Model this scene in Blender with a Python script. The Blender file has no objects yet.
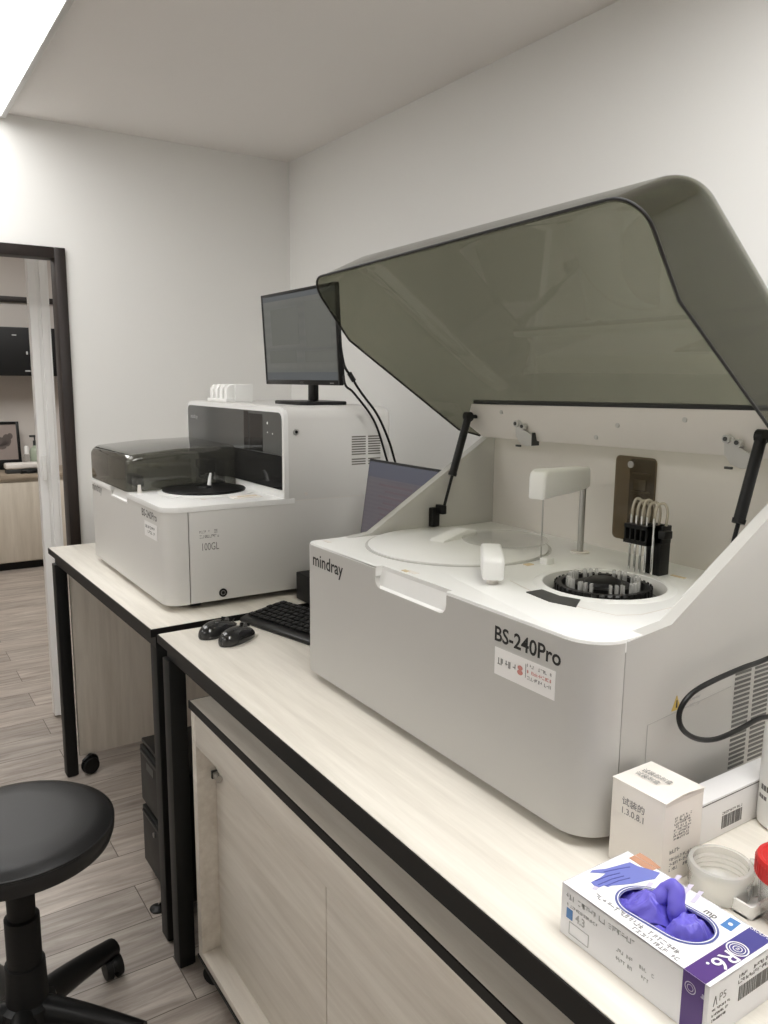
import bpy, bmesh, math, random
from mathutils import Vector, Matrix
PI = math.pi
V = Vector
random.seed(7)
S = 1.17                       # everything below is authored in survey units; scaled to metres at the end
scn = bpy.context.scene
COL = scn.collection
OFF = {}
ROOT = {}

# ------------------------------------------------------------------ materials
def _mat(name):
    m = bpy.data.materials.new(name); m.use_nodes = True
    nt = m.node_tree
    return m, nt, nt.nodes['Principled BSDF']

def srgb(r, g, b):
    f = lambda c: (c/255/12.92) if c/255 <= .04045 else ((c/255+.055)/1.055)**2.4
    return (f(r), f(g), f(b), 1)

def mat(name, col, rough=.5, metal=0, spec=.5, bump=0, bscale=200, coat=0):
    m, nt, p = _mat(name)
    p.inputs['Base Color'].default_value = col
    p.inputs['Roughness'].default_value = rough
    p.inputs['Metallic'].default_value = metal
    p.inputs['Specular IOR Level'].default_value = spec
    p.inputs['Coat Weight'].default_value = coat
    if bump:
        tc = nt.nodes.new('ShaderNodeTexCoord'); n = nt.nodes.new('ShaderNodeTexNoise'); b = nt.nodes.new('ShaderNodeBump')
        n.inputs['Scale'].default_value = bscale; n.inputs['Detail'].default_value = 3
        b.inputs['Strength'].default_value = bump; b.inputs['Distance'].default_value = .002
        nt.links.new(tc.outputs['Object'], n.inputs['Vector']); nt.links.new(n.outputs['Fac'], b.inputs['Height'])
        nt.links.new(b.outputs['Normal'], p.inputs['Normal'])
    return m

def emis(name, col, st):
    m, nt, p = _mat(name)
    p.inputs['Base Color'].default_value = (0, 0, 0, 1)
    p.inputs['Emission Color'].default_value = col
    p.inputs['Emission Strength'].default_value = st
    return m

def wood(name, ca, cb, axis, rough=.45, fine=60, stretch=14):
    """laminate with fine grain running along the given axis"""
    m, nt, p = _mat(name)
    N, L = nt.nodes.new, nt.links.new
    tc = N('ShaderNodeTexCoord'); mp = N('ShaderNodeMapping')
    sc = [1, 1, 1]; sc['XYZ'.index(axis)] = 1/stretch
    mp.inputs['Scale'].default_value = sc
    n1 = N('ShaderNodeTexNoise'); n1.inputs['Scale'].default_value = fine; n1.inputs['Detail'].default_value = 6; n1.inputs['Roughness'].default_value = .65
    n2 = N('ShaderNodeTexNoise'); n2.inputs['Scale'].default_value = fine*.22; n2.inputs['Detail'].default_value = 3; n2.inputs['Distortion'].default_value = .6
    mx = N('ShaderNodeMath'); mx.operation = 'MULTIPLY_ADD'; mx.inputs[1].default_value = .55; 
    m2 = N('ShaderNodeMath'); m2.operation = 'MULTIPLY'; m2.inputs[1].default_value = .45
    cr = N('ShaderNodeValToRGB')
    cr.color_ramp.elements[0].position = .34; cr.color_ramp.elements[0].color = ca
    cr.color_ramp.elements[1].position = .62; cr.color_ramp.elements[1].color = cb
    L(tc.outputs['Object'], mp.inputs['Vector']); L(mp.outputs['Vector'], n1.inputs['Vector']); L(mp.outputs['Vector'], n2.inputs['Vector'])
    L(n2.outputs['Fac'], m2.inputs[0]); L(n1.outputs['Fac'], mx.inputs[0]); L(m2.outputs[0], mx.inputs[2])
    L(mx.outputs[0], cr.inputs['Fac']); L(cr.outputs['Color'], p.inputs['Base Color'])
    p.inputs['Roughness'].default_value = rough
    return m

def floor_mat():
    m, nt, p = _mat('floor_planks')
    N, L = nt.nodes.new, nt.links.new
    tc = N('ShaderNodeTexCoord'); mp = N('ShaderNodeMapping')
    mp.inputs['Location'].default_value = (.37, .07, 0)
    br = N('ShaderNodeTexBrick'); br.offset = .37; br.inputs['Scale'].default_value = 1
    br.inputs['Brick Width'].default_value = 1.55; br.inputs['Row Height'].default_value = .185
    br.inputs['Mortar Size'].default_value = .0016; br.inputs['Mortar Smooth'].default_value = .2
    br.inputs['Color1'].default_value = (0, 0, 0, 1); br.inputs['Color2'].default_value = (1, 1, 1, 1); br.inputs['Mortar'].default_value = (.5, .5, .5, 1)
    g = N('ShaderNodeMapping'); g.inputs['Scale'].default_value = (1.6, 16, 1)
    off = N('ShaderNodeVectorMath'); off.operation = 'MULTIPLY_ADD'; off.inputs[1].default_value = (7, 3, 5)
    n1 = N('ShaderNodeTexNoise'); n1.inputs['Scale'].default_value = 1.6; n1.inputs['Detail'].default_value = 7; n1.inputs['Roughness'].default_value = .68; n1.inputs['Distortion'].default_value = .7
    cr = N('ShaderNodeValToRGB')
    e = cr.color_ramp.elements
    e[0].position = .28; e[0].color = srgb(132, 121, 112)
    e[1].position = .72; e[1].color = srgb(206, 197, 187)
    e2 = e.new(.5); e2.color = srgb(172, 162, 153)
    tone = N('ShaderNodeMixRGB'); tone.blend_type = 'MULTIPLY'; tone.inputs['Fac'].default_value = 1
    tr = N('ShaderNodeValToRGB'); tr.color_ramp.elements[0].color = (.84, .84, .84, 1); tr.color_ramp.elements[1].color = (1.04, 1.03, 1.02, 1)
    mo = N('ShaderNodeMixRGB'); mo.inputs['Color2'].default_value = srgb(92, 82, 74)
    L(tc.outputs['Object'], mp.inputs['Vector']); L(mp.outputs['Vector'], br.inputs['Vector'])
    L(tc.outputs['Object'], g.inputs['Vector']); L(br.outputs['Color'], off.inputs[0]); L(g.outputs['Vector'], off.inputs[2])
    L(off.outputs[0], n1.inputs['Vector']); L(n1.outputs['Fac'], cr.inputs['Fac'])
    L(br.outputs['Color'], tr.inputs['Fac']); L(cr.outputs['Color'], tone.inputs['Color1']); L(tr.outputs['Color'], tone.inputs['Color2'])
    L(br.outputs['Fac'], mo.inputs['Fac']); L(tone.outputs['Color'], mo.inputs['Color1']); L(mo.outputs['Color'], p.inputs['Base Color'])
    p.inputs['Roughness'].default_value = .42
    return m

def tinted(name, trans, rough=.03, ior=1.45, body=None, bodyfac=0):
    """thin smoked plastic: tinted see-through with a fresnel gloss"""
    m = bpy.data.materials.new(name); m.use_nodes = True
    nt = m.node_tree; nt.nodes.clear()
    N, L = nt.nodes.new, nt.links.new
    out = N('ShaderNodeOutputMaterial'); fr = N('ShaderNodeMath'); fr.operation = 'MULTIPLY_ADD'
    lw = N('ShaderNodeLayerWeight'); lw.inputs['Blend'].default_value = .5
    pw = N('ShaderNodeMath'); pw.operation = 'POWER'; pw.inputs[1].default_value = 5
    f0 = ((ior-1)/(ior+1))**2; fr.inputs[1].default_value = 1-f0; fr.inputs[2].default_value = f0
    L(lw.outputs['Facing'], pw.inputs[0]); L(pw.outputs[0], fr.inputs[0])
    tr = N('ShaderNodeBsdfTransparent'); tr.inputs['Color'].default_value = trans
    gl = N('ShaderNodeBsdfGlossy'); gl.inputs['Roughness'].default_value = rough
    mx = N('ShaderNodeMixShader')
    src = tr.outputs[0]
    if body:
        df = N('ShaderNodeBsdfDiffuse'); df.inputs['Color'].default_value = body
        mb = N('ShaderNodeMixShader'); mb.inputs[0].default_value = bodyfac
        L(tr.outputs[0], mb.inputs[1]); L(df.outputs[0], mb.inputs[2]); src = mb.outputs[0]
    L(fr.outputs[0], mx.inputs[0]); L(src, mx.inputs[1]); L(gl.outputs[0], mx.inputs[2]); L(mx.outputs[0], out.inputs['Surface'])
    return m

M = dict(
    wall=mat('wall_paint', (.82, .815, .795, 1), .85, bump=.05, bscale=120),
    ceil=mat('ceiling_paint', (.82, .79, .765, 1), .9),
    floor=floor_mat(),
    lamp=emis('lamp_diffuser', (1, .99, .97, 1), 6.5),
    lampframe=mat('lamp_frame', (.55, .54, .52, 1), .4),
    shell=mat('shaded_white_shell', (.515, .506, .485, 1), .38),  # same white plastic as the deck, darkened to paint in the shade
    shellb=mat('lightly_shaded_shell', (.66, .65, .625, 1), .38),  # far analyzer's white, greyed less; its shade is in the colour
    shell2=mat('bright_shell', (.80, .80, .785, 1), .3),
    warm=mat('warm_white_plastic', (.70, .665, .62, 1), .42),
    black=mat('black_plastic', (.006, .006, .006, 1), .36, spec=.3),
    blackm=mat('matt_black_plastic', (.008, .008, .008, 1), .55, spec=.25),
    gasket=mat('black_rubber', (.008, .008, .008, 1), .5),
    steel=mat('dark_steel', (.009, .0095, .0092, 1), .5, spec=.3),
    edge=mat('dark_edge_band', (.010, .0095, .009, 1), .5, spec=.3),
    chrome=mat('chrome', (.75, .75, .74, 1), .18, 1),
    brushed=mat('brushed_metal', (.5, .49, .47, 1), .35, 1),
    leather=mat('black_leatherette', (.012, .012, .0125, 1), .42, spec=.35, bump=.12, bscale=260),
    top=wood('pale_laminate', srgb(212, 206, 195), srgb(234, 229, 219), 'Y', .38, 55, 16),
    cab=wood('pale_cabinet_laminate', srgb(208, 200, 188), srgb(232, 226, 216), 'Y', .45, 45, 14),
    cabz=wood('pale_upright_laminate', srgb(204, 196, 184), srgb(226, 219, 208), 'Z', .45, 50, 14),
    farwood=wood('far_cabinet_laminate', srgb(196, 187, 172), srgb(218, 210, 196), 'Z', .5, 30, 12),
    fartop=wood('far_counter_laminate', srgb(150, 136, 118), srgb(176, 162, 144), 'X', .45, 30, 12),
    darkwood=wood('dark_door_frame', (.008, .005, .004, 1), (.022, .013, .010, 1), 'Z', .45, 60, 16),
    lid=tinted('smoked_lid', (.51, .51, .45, 1), .03, 1.5, (.20, .20, .165, 1), .02),
    smoke=tinted('smoked_cover', (.56, .56, .52, 1), .03, 1.7, (.20, .20, .18, 1), .14),
    window=tinted('brown_window', (.72, .66, .55, 1), .05, 1.45, (.16, .13, .09, 1), .2),
    clear=tinted('clear_plastic', (.93, .93, .925, 1), .06, 1.35, (.75, .74, .72, 1), .10),
    frost=tinted('frosted_plastic', (.93, .93, .92, 1), .15, 1.4, (.82, .82, .80, 1), .34),
    cleardisc=tinted('clear_disc', (.975, .975, .97, 1), .06, 1.3, (.8, .8, .78, 1), .12),
    gloss=mat('black_glass', (.020, .020, .020, 1), .06, spec=.6),
    grey=mat('grey_glass', (.10, .102, .098, 1), .14, spec=.5),
    ink=mat('black_ink', (.01, .01, .01, 1), .6),
    greyink=mat('grey_ink', (.16, .155, .15, 1), .6),
    faint=mat('faint_line', (.40, .395, .38, 1), .6),
    midink=mat('mid_ink', (.25, .245, .24, 1), .6), softred=mat('soft_red_ink', (.60, .25, .22, 1), .6),
    paleink=mat('pale_ink', (.42, .42, .42, 1), .6),
    redink=mat('red_ink', (.55, .06, .05, 1), .6),
    sticker=mat('white_sticker', (.84, .83, .82, 1), .45),
    carton=mat('white_carton', (.80, .76, .71, 1), .6),
    carton2=mat('cool_white_carton', (.78, .77, .77, 1), .5),
    glove=mat('violet_nitrile', (.15, .125, .62, 1), .4, bump=.15, bscale=150),
    gloveprint=mat('printed_glove_blue', (.17, .20, .55, 1), .45),
    skinprint=mat('printed_skin', (.52, .28, .18, 1), .5),
    purple=mat('purple_print', (.085, .035, .20, 1), .4),
    purple2=mat('blue_violet_print', (.06, .055, .25, 1), .4),
    bluep=mat('blue_print', (.08, .22, .50, 1), .4),
    lilac=mat('lilac_print', (.62, .58, .72, 1), .5),
    whitep=mat('white_print', (.85, .85, .87, 1), .45),
    dark=mat('dark_void', (.01, .01, .01, 1), .9),
    red=mat('red_cap', (.55, .015, .015, 1), .35),
    white=mat('white_plastic', (.85, .85, .83, 1), .35),
    leaf=mat('white_door', (.88, .88, .87, 1), .4),
    yellow=mat('warning_yellow', (.50, .36, .08, 1), .5),
    orange=mat('amber_plastic', (.62, .50, .32, 1), .5),
    vent=mat('vent_slot', (.13, .128, .122, 1), .7),
    ventw=mat('vent_slot_warm', (.16, .15, .13, 1), .7),
    hatch=mat('dark_grey_hatch', (.035, .037, .036, 1), .4),
    seam=mat('seam_shadow', (.12, .12, .115, 1), .7),
    tube=tinted('milky_tubing', (.8, .76, .68, 1), .1, 1.4, (.75, .7, .6, 1), .5),
    green=mat('green_bottle', (.40, .46, .36, 1), .35),
    wallb=mat('back_room_wall', (.66, .62, .58, 1), .85),
)

def screen_mat(name, base, line, scale, st):
    m, nt, p = _mat(name)
    N, L = nt.nodes.new, nt.links.new
    tc = N('ShaderNodeTexCoord'); w = N('ShaderNodeTexWave'); w.bands_direction = 'Z'; w.inputs['Scale'].default_value = scale
    n = N('ShaderNodeTexNoise'); n.inputs['Scale'].default_value = 40
    mu = N('ShaderNodeMath'); mu.operation = 'MULTIPLY'
    mx = N('ShaderNodeMixRGB'); mx.inputs['Color1'].default_value = base; mx.inputs['Color2'].default_value = line
    L(tc.outputs['Object'], w.inputs['Vector']); L(tc.outputs['Object'], n.inputs['Vector'])
    L(w.outputs['Fac'], mu.inputs[0]); L(n.outputs['Fac'], mu.inputs[1]); L(mu.outputs[0], mx.inputs['Fac'])
    p.inputs['Base Color'].default_value = (.02, .02, .02, 1); p.inputs['Roughness'].default_value = .3
    L(mx.outputs[0], p.inputs['Emission Color']); p.inputs['Emission Strength'].default_value = st
    return m
M['mscreen'] = screen_mat('monitor_picture', srgb(88, 90, 86), srgb(104, 104, 98), 9, .8)
M['mpanel'] = emis('monitor_window', srgb(98, 99, 93), .8)
M['mbar'] = emis('monitor_title_bar', srgb(84, 88, 90), .8)
M['lscreen'] = screen_mat('laptop_picture', srgb(88, 83, 89), srgb(100, 93, 97), 26, .75)
M['lbar'] = emis('laptop_title_bar', srgb(86, 87, 98), .75)
M['lrow'] = emis('laptop_rows', srgb(103, 90, 94), .75)
M['licon'] = emis('laptop_icons', srgb(170, 176, 184), .75)

# ------------------------------------------------------------------ objects
def _finish(o, bm, m, off, smooth=True, ang=38):
    if off.length: bmesh.ops.translate(bm, verts=bm.verts, vec=-off)
    bmesh.ops.recalc_face_normals(bm, faces=bm.faces)
    me = o.data
    bm.to_mesh(me); bm.free()
    for mm in (m if isinstance(m, (list, tuple)) else [m]): me.materials.append(M[mm] if isinstance(mm, str) else mm)
    if smooth:
        for p in me.polygons: p.use_smooth = True
        me.set_sharp_from_angle(angle=math.radians(ang))

def meta(o, label, cat, group=None):
    o['label'] = label; o['category'] = cat
    if group: o['group'] = group

def thing(name, label, cat, loc=(0, 0, 0), rotz=0, group=None, local=False):
    o = bpy.data.objects.new(name, None); COL.objects.link(o)
    o.empty_display_size = .05
    o.location = loc; o.rotation_euler = (0, 0, rotz)
    meta(o, label, cat, group)
    OFF[o.name] = V((0, 0, 0)) if local else V(loc)
    return o

def part(name, bm, m, parent, label=None, **k):
    o = bpy.data.objects.new(name, bpy.data.meshes.new(name)); COL.objects.link(o)
    o.parent = parent
    OFF[o.name] = OFF[parent.name]
    _finish(o, bm, m, OFF[parent.name], **k)
    if label: o['label'] = label
    return o

def single(name, bm, m, label, cat, loc=(0, 0, 0), group=None, **k):
    o = bpy.data.objects.new(name, bpy.data.meshes.new(name)); COL.objects.link(o)
    o.location = loc; OFF[o.name] = V(loc)
    _finish(o, bm, m, V(loc), **k)
    meta(o, label, cat, group)
    return o

def struct(name, bm, m, **k):
    o = bpy.data.objects.new(name, bpy.data.meshes.new(name)); COL.objects.link(o)
    OFF[o.name] = V((0, 0, 0))
    _finish(o, bm, m, V((0, 0, 0)), **k)
    o['kind'] = 'structure'
    return o

def dup_part(src, parent, loc=None, rot=None):
    c = src.copy(); COL.objects.link(c); c.parent = parent
    if loc is not None: c.location = loc
    if rot is not None: c.rotation_euler = rot
    OFF[c.name] = OFF[parent.name]
    return c

# ------------------------------------------------------------------ shapes
def B(): return bmesh.new()

def box(bm, lo, hi, bev=0, seg=2, edges=None, mi=0):
    lo, hi = V(lo), V(hi)
    vs = [bm.verts.new((x, y, z)) for x in (lo.x, hi.x) for y in (lo.y, hi.y) for z in (lo.z, hi.z)]
    q = [(0, 1, 3, 2), (4, 6, 7, 5), (0, 4, 5, 1), (2, 3, 7, 6), (0, 2, 6, 4), (1, 5, 7, 3)]
    fs = [bm.faces.new([vs[i] for i in f]) for f in q]
    for f in fs: f.material_index = mi
    if bev:
        es = {e for f in fs for e in f.edges}
        if edges: es = {e for e in es if edges((e.verts[0].co+e.verts[1].co)/2, (e.verts[1].co-e.verts[0].co).normalized())}
        bmesh.ops.bevel(bm, geom=list(es), offset=bev, segments=seg, profile=.5, affect='EDGES', clamp_overlap=True)
    return bm

AX = {'x': lambda a, b, c: (c, a, b), 'y': lambda a, b, c: (a, c, b), 'z': lambda a, b, c: (a, b, c)}
def prism(bm, pts, axis, a, b, bev=0, seg=2, which=None, mi=0):
    f = AX[axis]
    v0 = [bm.verts.new(f(p[0], p[1], a)) for p in pts]; v1 = [bm.verts.new(f(p[0], p[1], b)) for p in pts]
    fa = bm.faces.new(v0[::-1]); fb = bm.faces.new(v1)
    fs = [fa, fb]
    n = len(pts)
    for i in range(n): fs.append(bm.faces.new([v0[i], v0[(i+1) % n], v1[(i+1) % n], v1[i]]))
    for q in fs: q.material_index = mi
    if bev:
        es = []
        if which in (None, 'a', 'ab'): es += list(fa.edges)
        if which in (None, 'b', 'ab'): es += list(fb.edges)
        bmesh.ops.bevel(bm, geom=es, offset=bev, segments=seg, profile=.5, affect='EDGES', clamp_overlap=True)
    return bm

def rrect(x0, y0, x1, y1, r, n=6):
    """rounded rectangle; r single or (x0y0, x1y0, x1y1, x0y1)"""
    if not isinstance(r, (list, tuple)): r = [r]*4
    out = []
    for (cx, cy, sx, sy, a0), rr in zip(((x0, y0, 1, 1, PI), (x1, y0, -1, 1, 1.5*PI), (x1, y1, -1, -1, 0), (x0, y1, 1, -1, .5*PI)), r):
        if rr <= 1e-6: out.append((cx, cy)); continue
        k = max(3, min(n, int(rr*180)))
        for i in range(k+1):
            a = a0+.5*PI*i/k
            out.append((cx+sx*rr+rr*math.cos(a), cy+sy*rr+rr*math.sin(a)))
    return out

def cyl(bm, p0, p1, r0, r1=None, n=20, cap=True, mi=0):
    p0, p1 = V(p0), V(p1); r1 = r0 if r1 is None else r1
    d = (p1-p0).normalized()
    u = d.orthogonal().normalized(); w = d.cross(u)
    a = [bm.verts.new(p0+r0*(u*math.cos(2*PI*i/n)+w*math.sin(2*PI*i/n))) for i in range(n)]
    b = [bm.verts.new(p1+r1*(u*math.cos(2*PI*i/n)+w*math.sin(2*PI*i/n))) for i in range(n)]
    for i in range(n): bm.faces.new([a[i], a[(i+1) % n], b[(i+1) % n], b[i]]).material_index = mi
    if cap:
        bm.faces.new(a[::-1]).material_index = mi; bm.faces.new(b).material_index = mi
    return bm

def spline(pts, k=6):
    pts = [V(p) for p in pts]; out = []
    for i in range(len(pts)-1):
        p0 = pts[max(i-1, 0)]; p1 = pts[i]; p2 = pts[i+1]; p3 = pts[min(i+2, len(pts)-1)]
        for j in range(k):
            t = j/k
            out.append(.5*((2*p1)+(p2-p0)*t+(2*p0-5*p1+4*p2-p3)*t*t+(3*p1-p0-3*p2+p3)*t**3))
    out.append(pts[-1]); return out

def tube(bm, pts, r, n=8, smooth=0, mi=0):
    pts = spline(pts, smooth) if smooth else [V(p) for p in pts]
    rings = []; u = None
    for i, p in enumerate(pts):
        d = (pts[min(i+1, len(pts)-1)]-pts[max(i-1, 0)]).normalized()
        u = d.orthogonal().normalized() if u is None else (u-d*u.dot(d)).normalized()
        w = d.cross(u); rr = r(i/(len(pts)-1)) if callable(r) else r
        rings.append([bm.verts.new(p+rr*(u*math.cos(2*PI*k/n)+w*math.sin(2*PI*k/n))) for k in range(n)])
    for a, b in zip(rings, rings[1:]):
        for k in range(n): bm.faces.new([a[k], a[(k+1) % n], b[(k+1) % n], b[k]]).material_index = mi
    bm.faces.new(rings[0][::-1]).material_index = mi; bm.faces.new(rings[-1]).material_index = mi
    return bm

def lathe(bm, prof, c=(0, 0, 0), n=40, mat4=None, mi=0):
    c = V(c); rings = []
    for r, z in prof:
        if r < 1e-6: rings.append([bm.verts.new(c+V((0, 0, z)))])
        else: rings.append([bm.verts.new(c+V((r*math.cos(2*PI*i/n), r*math.sin(2*PI*i/n), z))) for i in range(n)])
    for a, b in zip(rings, rings[1:]):
        if len(a) == 1 and len(b) == 1: continue
        for i in range(n):
            j = (i+1) % n
            if len(a) == 1: f = bm.faces.new([a[0], b[j], b[i]])
            elif len(b) == 1: f = bm.faces.new([a[i], a[j], b[0]])
            else: f = bm.faces.new([a[i], a[j], b[j], b[i]])
            f.material_index = mi
    if mat4 is not None:
        bmesh.ops.transform(bm, matrix=mat4, verts=[v for r in rings for v in r])
    return bm

def poly3(bm, pts, nrm, t, mi=0):
    """a flat patch lying on a surface, t thick along nrm"""
    nrm = V(nrm)*t
    a = [bm.verts.new(V(p)) for p in pts]; b = [bm.verts.new(V(p)+nrm) for p in pts]
    n = len(a)
    fs = [bm.faces.new(b), bm.faces.new(a[::-1])]
    for i in range(n): fs.append(bm.faces.new([a[i], a[(i+1) % n], b[(i+1) % n], b[i]]))
    for f in fs: f.material_index = mi
    return bm

def boolean(bm, cutters):
    """bm minus each cutter bmesh"""
    me = bpy.data.meshes.new('tmp'); bmesh.ops.recalc_face_normals(bm, faces=bm.faces); bm.to_mesh(me); bm.free()
    o = bpy.data.objects.new('tmp', me); COL.objects.link(o); cs = []
    for cb in cutters:
        cm = bpy.data.meshes.new('cut'); bmesh.ops.recalc_face_normals(cb, faces=cb.faces); cb.to_mesh(cm); cb.free()
        c = bpy.data.objects.new('cut', cm); COL.objects.link(c); cs.append(c)
        md = o.modifiers.new('b', 'BOOLEAN'); md.operation = 'DIFFERENCE'; md.object = c; md.solver = 'EXACT'
    dg = bpy.context.evaluated_depsgraph_get()
    ev = o.evaluated_get(dg); out = bmesh.new(); out.from_mesh(ev.to_mesh()); ev.to_mesh_clear()
    for c in cs+[o]:
        d = c.data; bpy.data.objects.remove(c); bpy.data.meshes.remove(d)
    return out

def text_bm(bm, s, origin, xdir, up, width=None, height=None, thick=.0003, align='L', mi=0, bold=0):
    cu = bpy.data.curves.new('t', 'FONT'); cu.body = s; cu.size = 1; cu.resolution_u = 3; cu.offset = bold
    o = bpy.data.objects.new('t', cu); COL.objects.link(o)
    dg = bpy.context.evaluated_depsgraph_get(); me = bpy.data.meshes.new_from_object(o.evaluated_get(dg))
    tb = bmesh.new(); tb.from_mesh(me)
    bpy.data.objects.remove(o); bpy.data.curves.remove(cu); bpy.data.meshes.remove(me)
    if not tb.verts: tb.free(); return bm
    xs = [v.co.x for v in tb.verts]; x0, x1 = min(xs), max(xs)
    k = (width/(x1-x0)) if width else height
    ky = height if (height and width) else k
    xd, u = V(xdir).normalized(), V(up).normalized(); n = xd.cross(u)
    mp = {}
    for v in tb.verts: mp[v] = bm.verts.new(V(origin)+xd*(v.co.x-x0)*k+u*v.co.y*ky+n*thick)
    for f in tb.faces:
        try: bm.faces.new([mp[v] for v in f.verts]).material_index = mi
        except ValueError: pass
    tb.free(); return bm

def scribble(bm, origin, xdir, up, w, h, n=8, thick=.0004, mi=0, seed=1):
    """a row of small glyph-like strokes: print too small to read"""
    rnd = random.Random(seed)
    xd, u = V(xdir).normalized(), V(up).normalized(); nn = xd.cross(u)
    def q(x0, y0, x1, y1):
        poly3(bm, [V(origin)+xd*x+u*y for x, y in ((x0, y0), (x1, y0), (x1, y1), (x0, y1))], nn, thick, mi)
    cw = w/n
    for i in range(n):
        x = i*cw; g = cw*.82; t = min(h*.16, g*.22)
        if rnd.random() < .12: continue
        for k in range(rnd.choice((2, 3, 3))):
            if rnd.random() < .5:
                yy = rnd.choice((0, .42, .84))*h; q(x+g*rnd.choice((0, .2)), yy, x+g, yy+t)
            else:
                xx = x+rnd.choice((0, .4, .8))*g; q(xx, h*rnd.choice((0, .3)), xx+t, h)
    return bm

# ------------------------------------------------------------------ camera
pitch, yaw, roll = math.radians(9.444), math.radians(33.418), math.radians(.487)
F = V((math.sin(yaw)*math.cos(pitch), math.cos(yaw)*math.cos(pitch), -math.sin(pitch)))
R0 = V((math.cos(yaw), -math.sin(yaw), 0)); U0 = R0.cross(F)
Rr = R0*math.cos(roll)+U0*math.sin(roll); Ur = -R0*math.sin(roll)+U0*math.cos(roll)
cam = bpy.data.cameras.new('camera'); co = bpy.data.objects.new('camera', cam); COL.objects.link(co)
cam.sensor_fit = 'VERTICAL'; cam.sensor_height = 36; cam.lens = 793.954/1024*36
cam.clip_start = .02
HC = 1.355
m3 = Matrix((Rr, Ur, -F)).transposed().to_4x4(); m3.translation = V((0, 0, HC))
co.matrix_world = m3
scn.camera = co
FPX = 793.954
def ray(px, py): return Rr*((px-384)/FPX)+Ur*(-(py-512)/FPX)+F
def onx(px, py, X): d = ray(px, py); return V((0, 0, HC))+d*(X/d.x)
def ony(px, py, Y): d = ray(px, py); return V((0, 0, HC))+d*(Y/d.y)
def onz(px, py, Z): d = ray(px, py); return V((0, 0, HC))+d*((Z-HC)/d.z)

# ------------------------------------------------------------------ the room
XW, YD, ZC = 1.488, 2.95, 2.19
XL, YB = -1.75, -1.5
struct('floor', box(B(), (XL, YB, -.05), (3.2, 6.9, 0)), 'floor')
struct('ceiling', box(B(), (XL, YB, ZC), (XW+.1, YD+.14, ZC+.05)), 'ceil')
struct('wall_right', box(B(), (XW, YB, 0), (XW+.1, YD+.14, ZC)), 'wall')
struct('wall_left', box(B(), (XL-.1, YB, 0), (XL, YD+.14, ZC)), 'wall')
struct('wall_back', box(B(), (XL-.1, YB-.1, 0), (XW+.1, YB, ZC)), 'wall')
OX0, OX1, OZ = -.42, .634, 1.787      # outer edge of the door frame
b = B()
box(b, (OX1-.01, YD, 0), (XW, YD+.12, ZC)); box(b, (XL, YD, 0), (OX0+.01, YD+.12, ZC)); box(b, (OX0+.01, YD, OZ-.01), (OX1-.01, YD+.12, ZC))
struct('wall_far', b, 'wall')
b = B(); fw = .036
box(b, (OX1-fw, YD-.012, 0), (OX1, YD+.06, OZ), .002); box(b, (OX0, YD-.012, 0), (OX0+fw, YD+.06, OZ), .002); box(b, (OX0+fw, YD-.012, OZ-fw), (OX1-fw, YD+.06, OZ), .002)
fr = struct('trim_1', b, 'darkwood'); fr['label'] = 'dark brown wooden door frame'
# folding white door drawn aside behind the opening
b = B(); dz0, dz1 = .012, 1.86
b2 = [(.562, 3.24), (.588, 3.235), (.590, 3.241), (.600, 3.241), (.602, 3.235), (.622, 3.235), (.624, 3.241), (.632, 3.241), (.632, 3.285), (.562, 3.285)]
prism(b, b2, 'z', dz0, dz1)
box(b, (.598, 3.29, dz0), (.64, 3.33, dz1), .003)
d1 = struct('door_1', b, 'leaf')
b = B(); hp = ony(41, 468, 3.235)
box(b, (.567, 3.212, .965), (.584, 3.224, 1.062), .004, 3); box(b, (.571, 3.22, .972), (.58, 3.24, .985)); box(b, (.571, 3.22, 1.042), (.58, 3.24, 1.055))
part('door_handle', b, 'white', d1)
# room beyond
YR = 6.5
struct('wall_beyond', box(B(), (-1.6, YR, 0), (3.2, YR+.1, 2.45)), 'wallb')
struct('wall_beyond_right', box(B(), (3.1, YD+.14, 0), (3.2, YR, 2.45)), 'wallb')
struct('wall_beyond_left', box(B(), (-1.7, YD+.14, 0), (-1.6, YR, 2.45)), 'wallb')
struct('wall_beyond_front', box(B(), (XW+.1, YD+.02, 0), (3.2, YD+.14, 2.45)), 'wallb')
struct('ceiling_beyond', box(B(), (-1.7, YD+.14, 2.4), (3.2, YR+.1, 2.45)), 'ceil')
b = B(); box(b, (-1.5, YR-.04, 1.893), (3.0, YR, 1.932), .004)
t = struct('trim_2', b, 'darkwood')

# lamps
def panel_lamp(x0, x1, y0, y1, zc, label, group='ceiling panel lights', st='lamp'):
    t = thing('ceiling_light', label, 'ceiling light', ((x0+x1)/2, (y0+y1)/2, zc), group=group)
    b = B(); w = .016; zb = zc-.022
    box(b, (x0, y0, zb), (x0+w, y1, zc-.0005), .002); box(b, (x1-w, y0, zb), (x1, y1, zc-.0005), .002)
    box(b, (x0+w, y0, zb), (x1-w, y0+w, zc-.0005), .002); box(b, (x0+w, y1-w, zb), (x1-w, y1, zc-.0005), .002)
    part('frame', b, 'lampframe', t)
    part('diffuser', box(B(), (x0+w, y0+w, zb+.004), (x1-w, y1-w, zb+.008)), st, t)
    return t
panel_lamp(-.10, .472, 1.84, 2.93, ZC, 'white glowing ceiling panel above the door')
M['lamp3'] = emis('lamp_diffuser_front', (1, .99, .97, 1), 12.0)
panel_lamp(.46, 1.01, -.25, .9, ZC, 'white glowing ceiling panel above the open analyzer', st='lamp3')
M['lamp4'] = emis('lamp_diffuser_left', (1, .99, .97, 1), 4.4)
panel_lamp(-1.25, -.70, .2, 1.3, ZC, 'white glowing ceiling panel on the left of the room, nearer the camera', st='lamp4')
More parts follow.
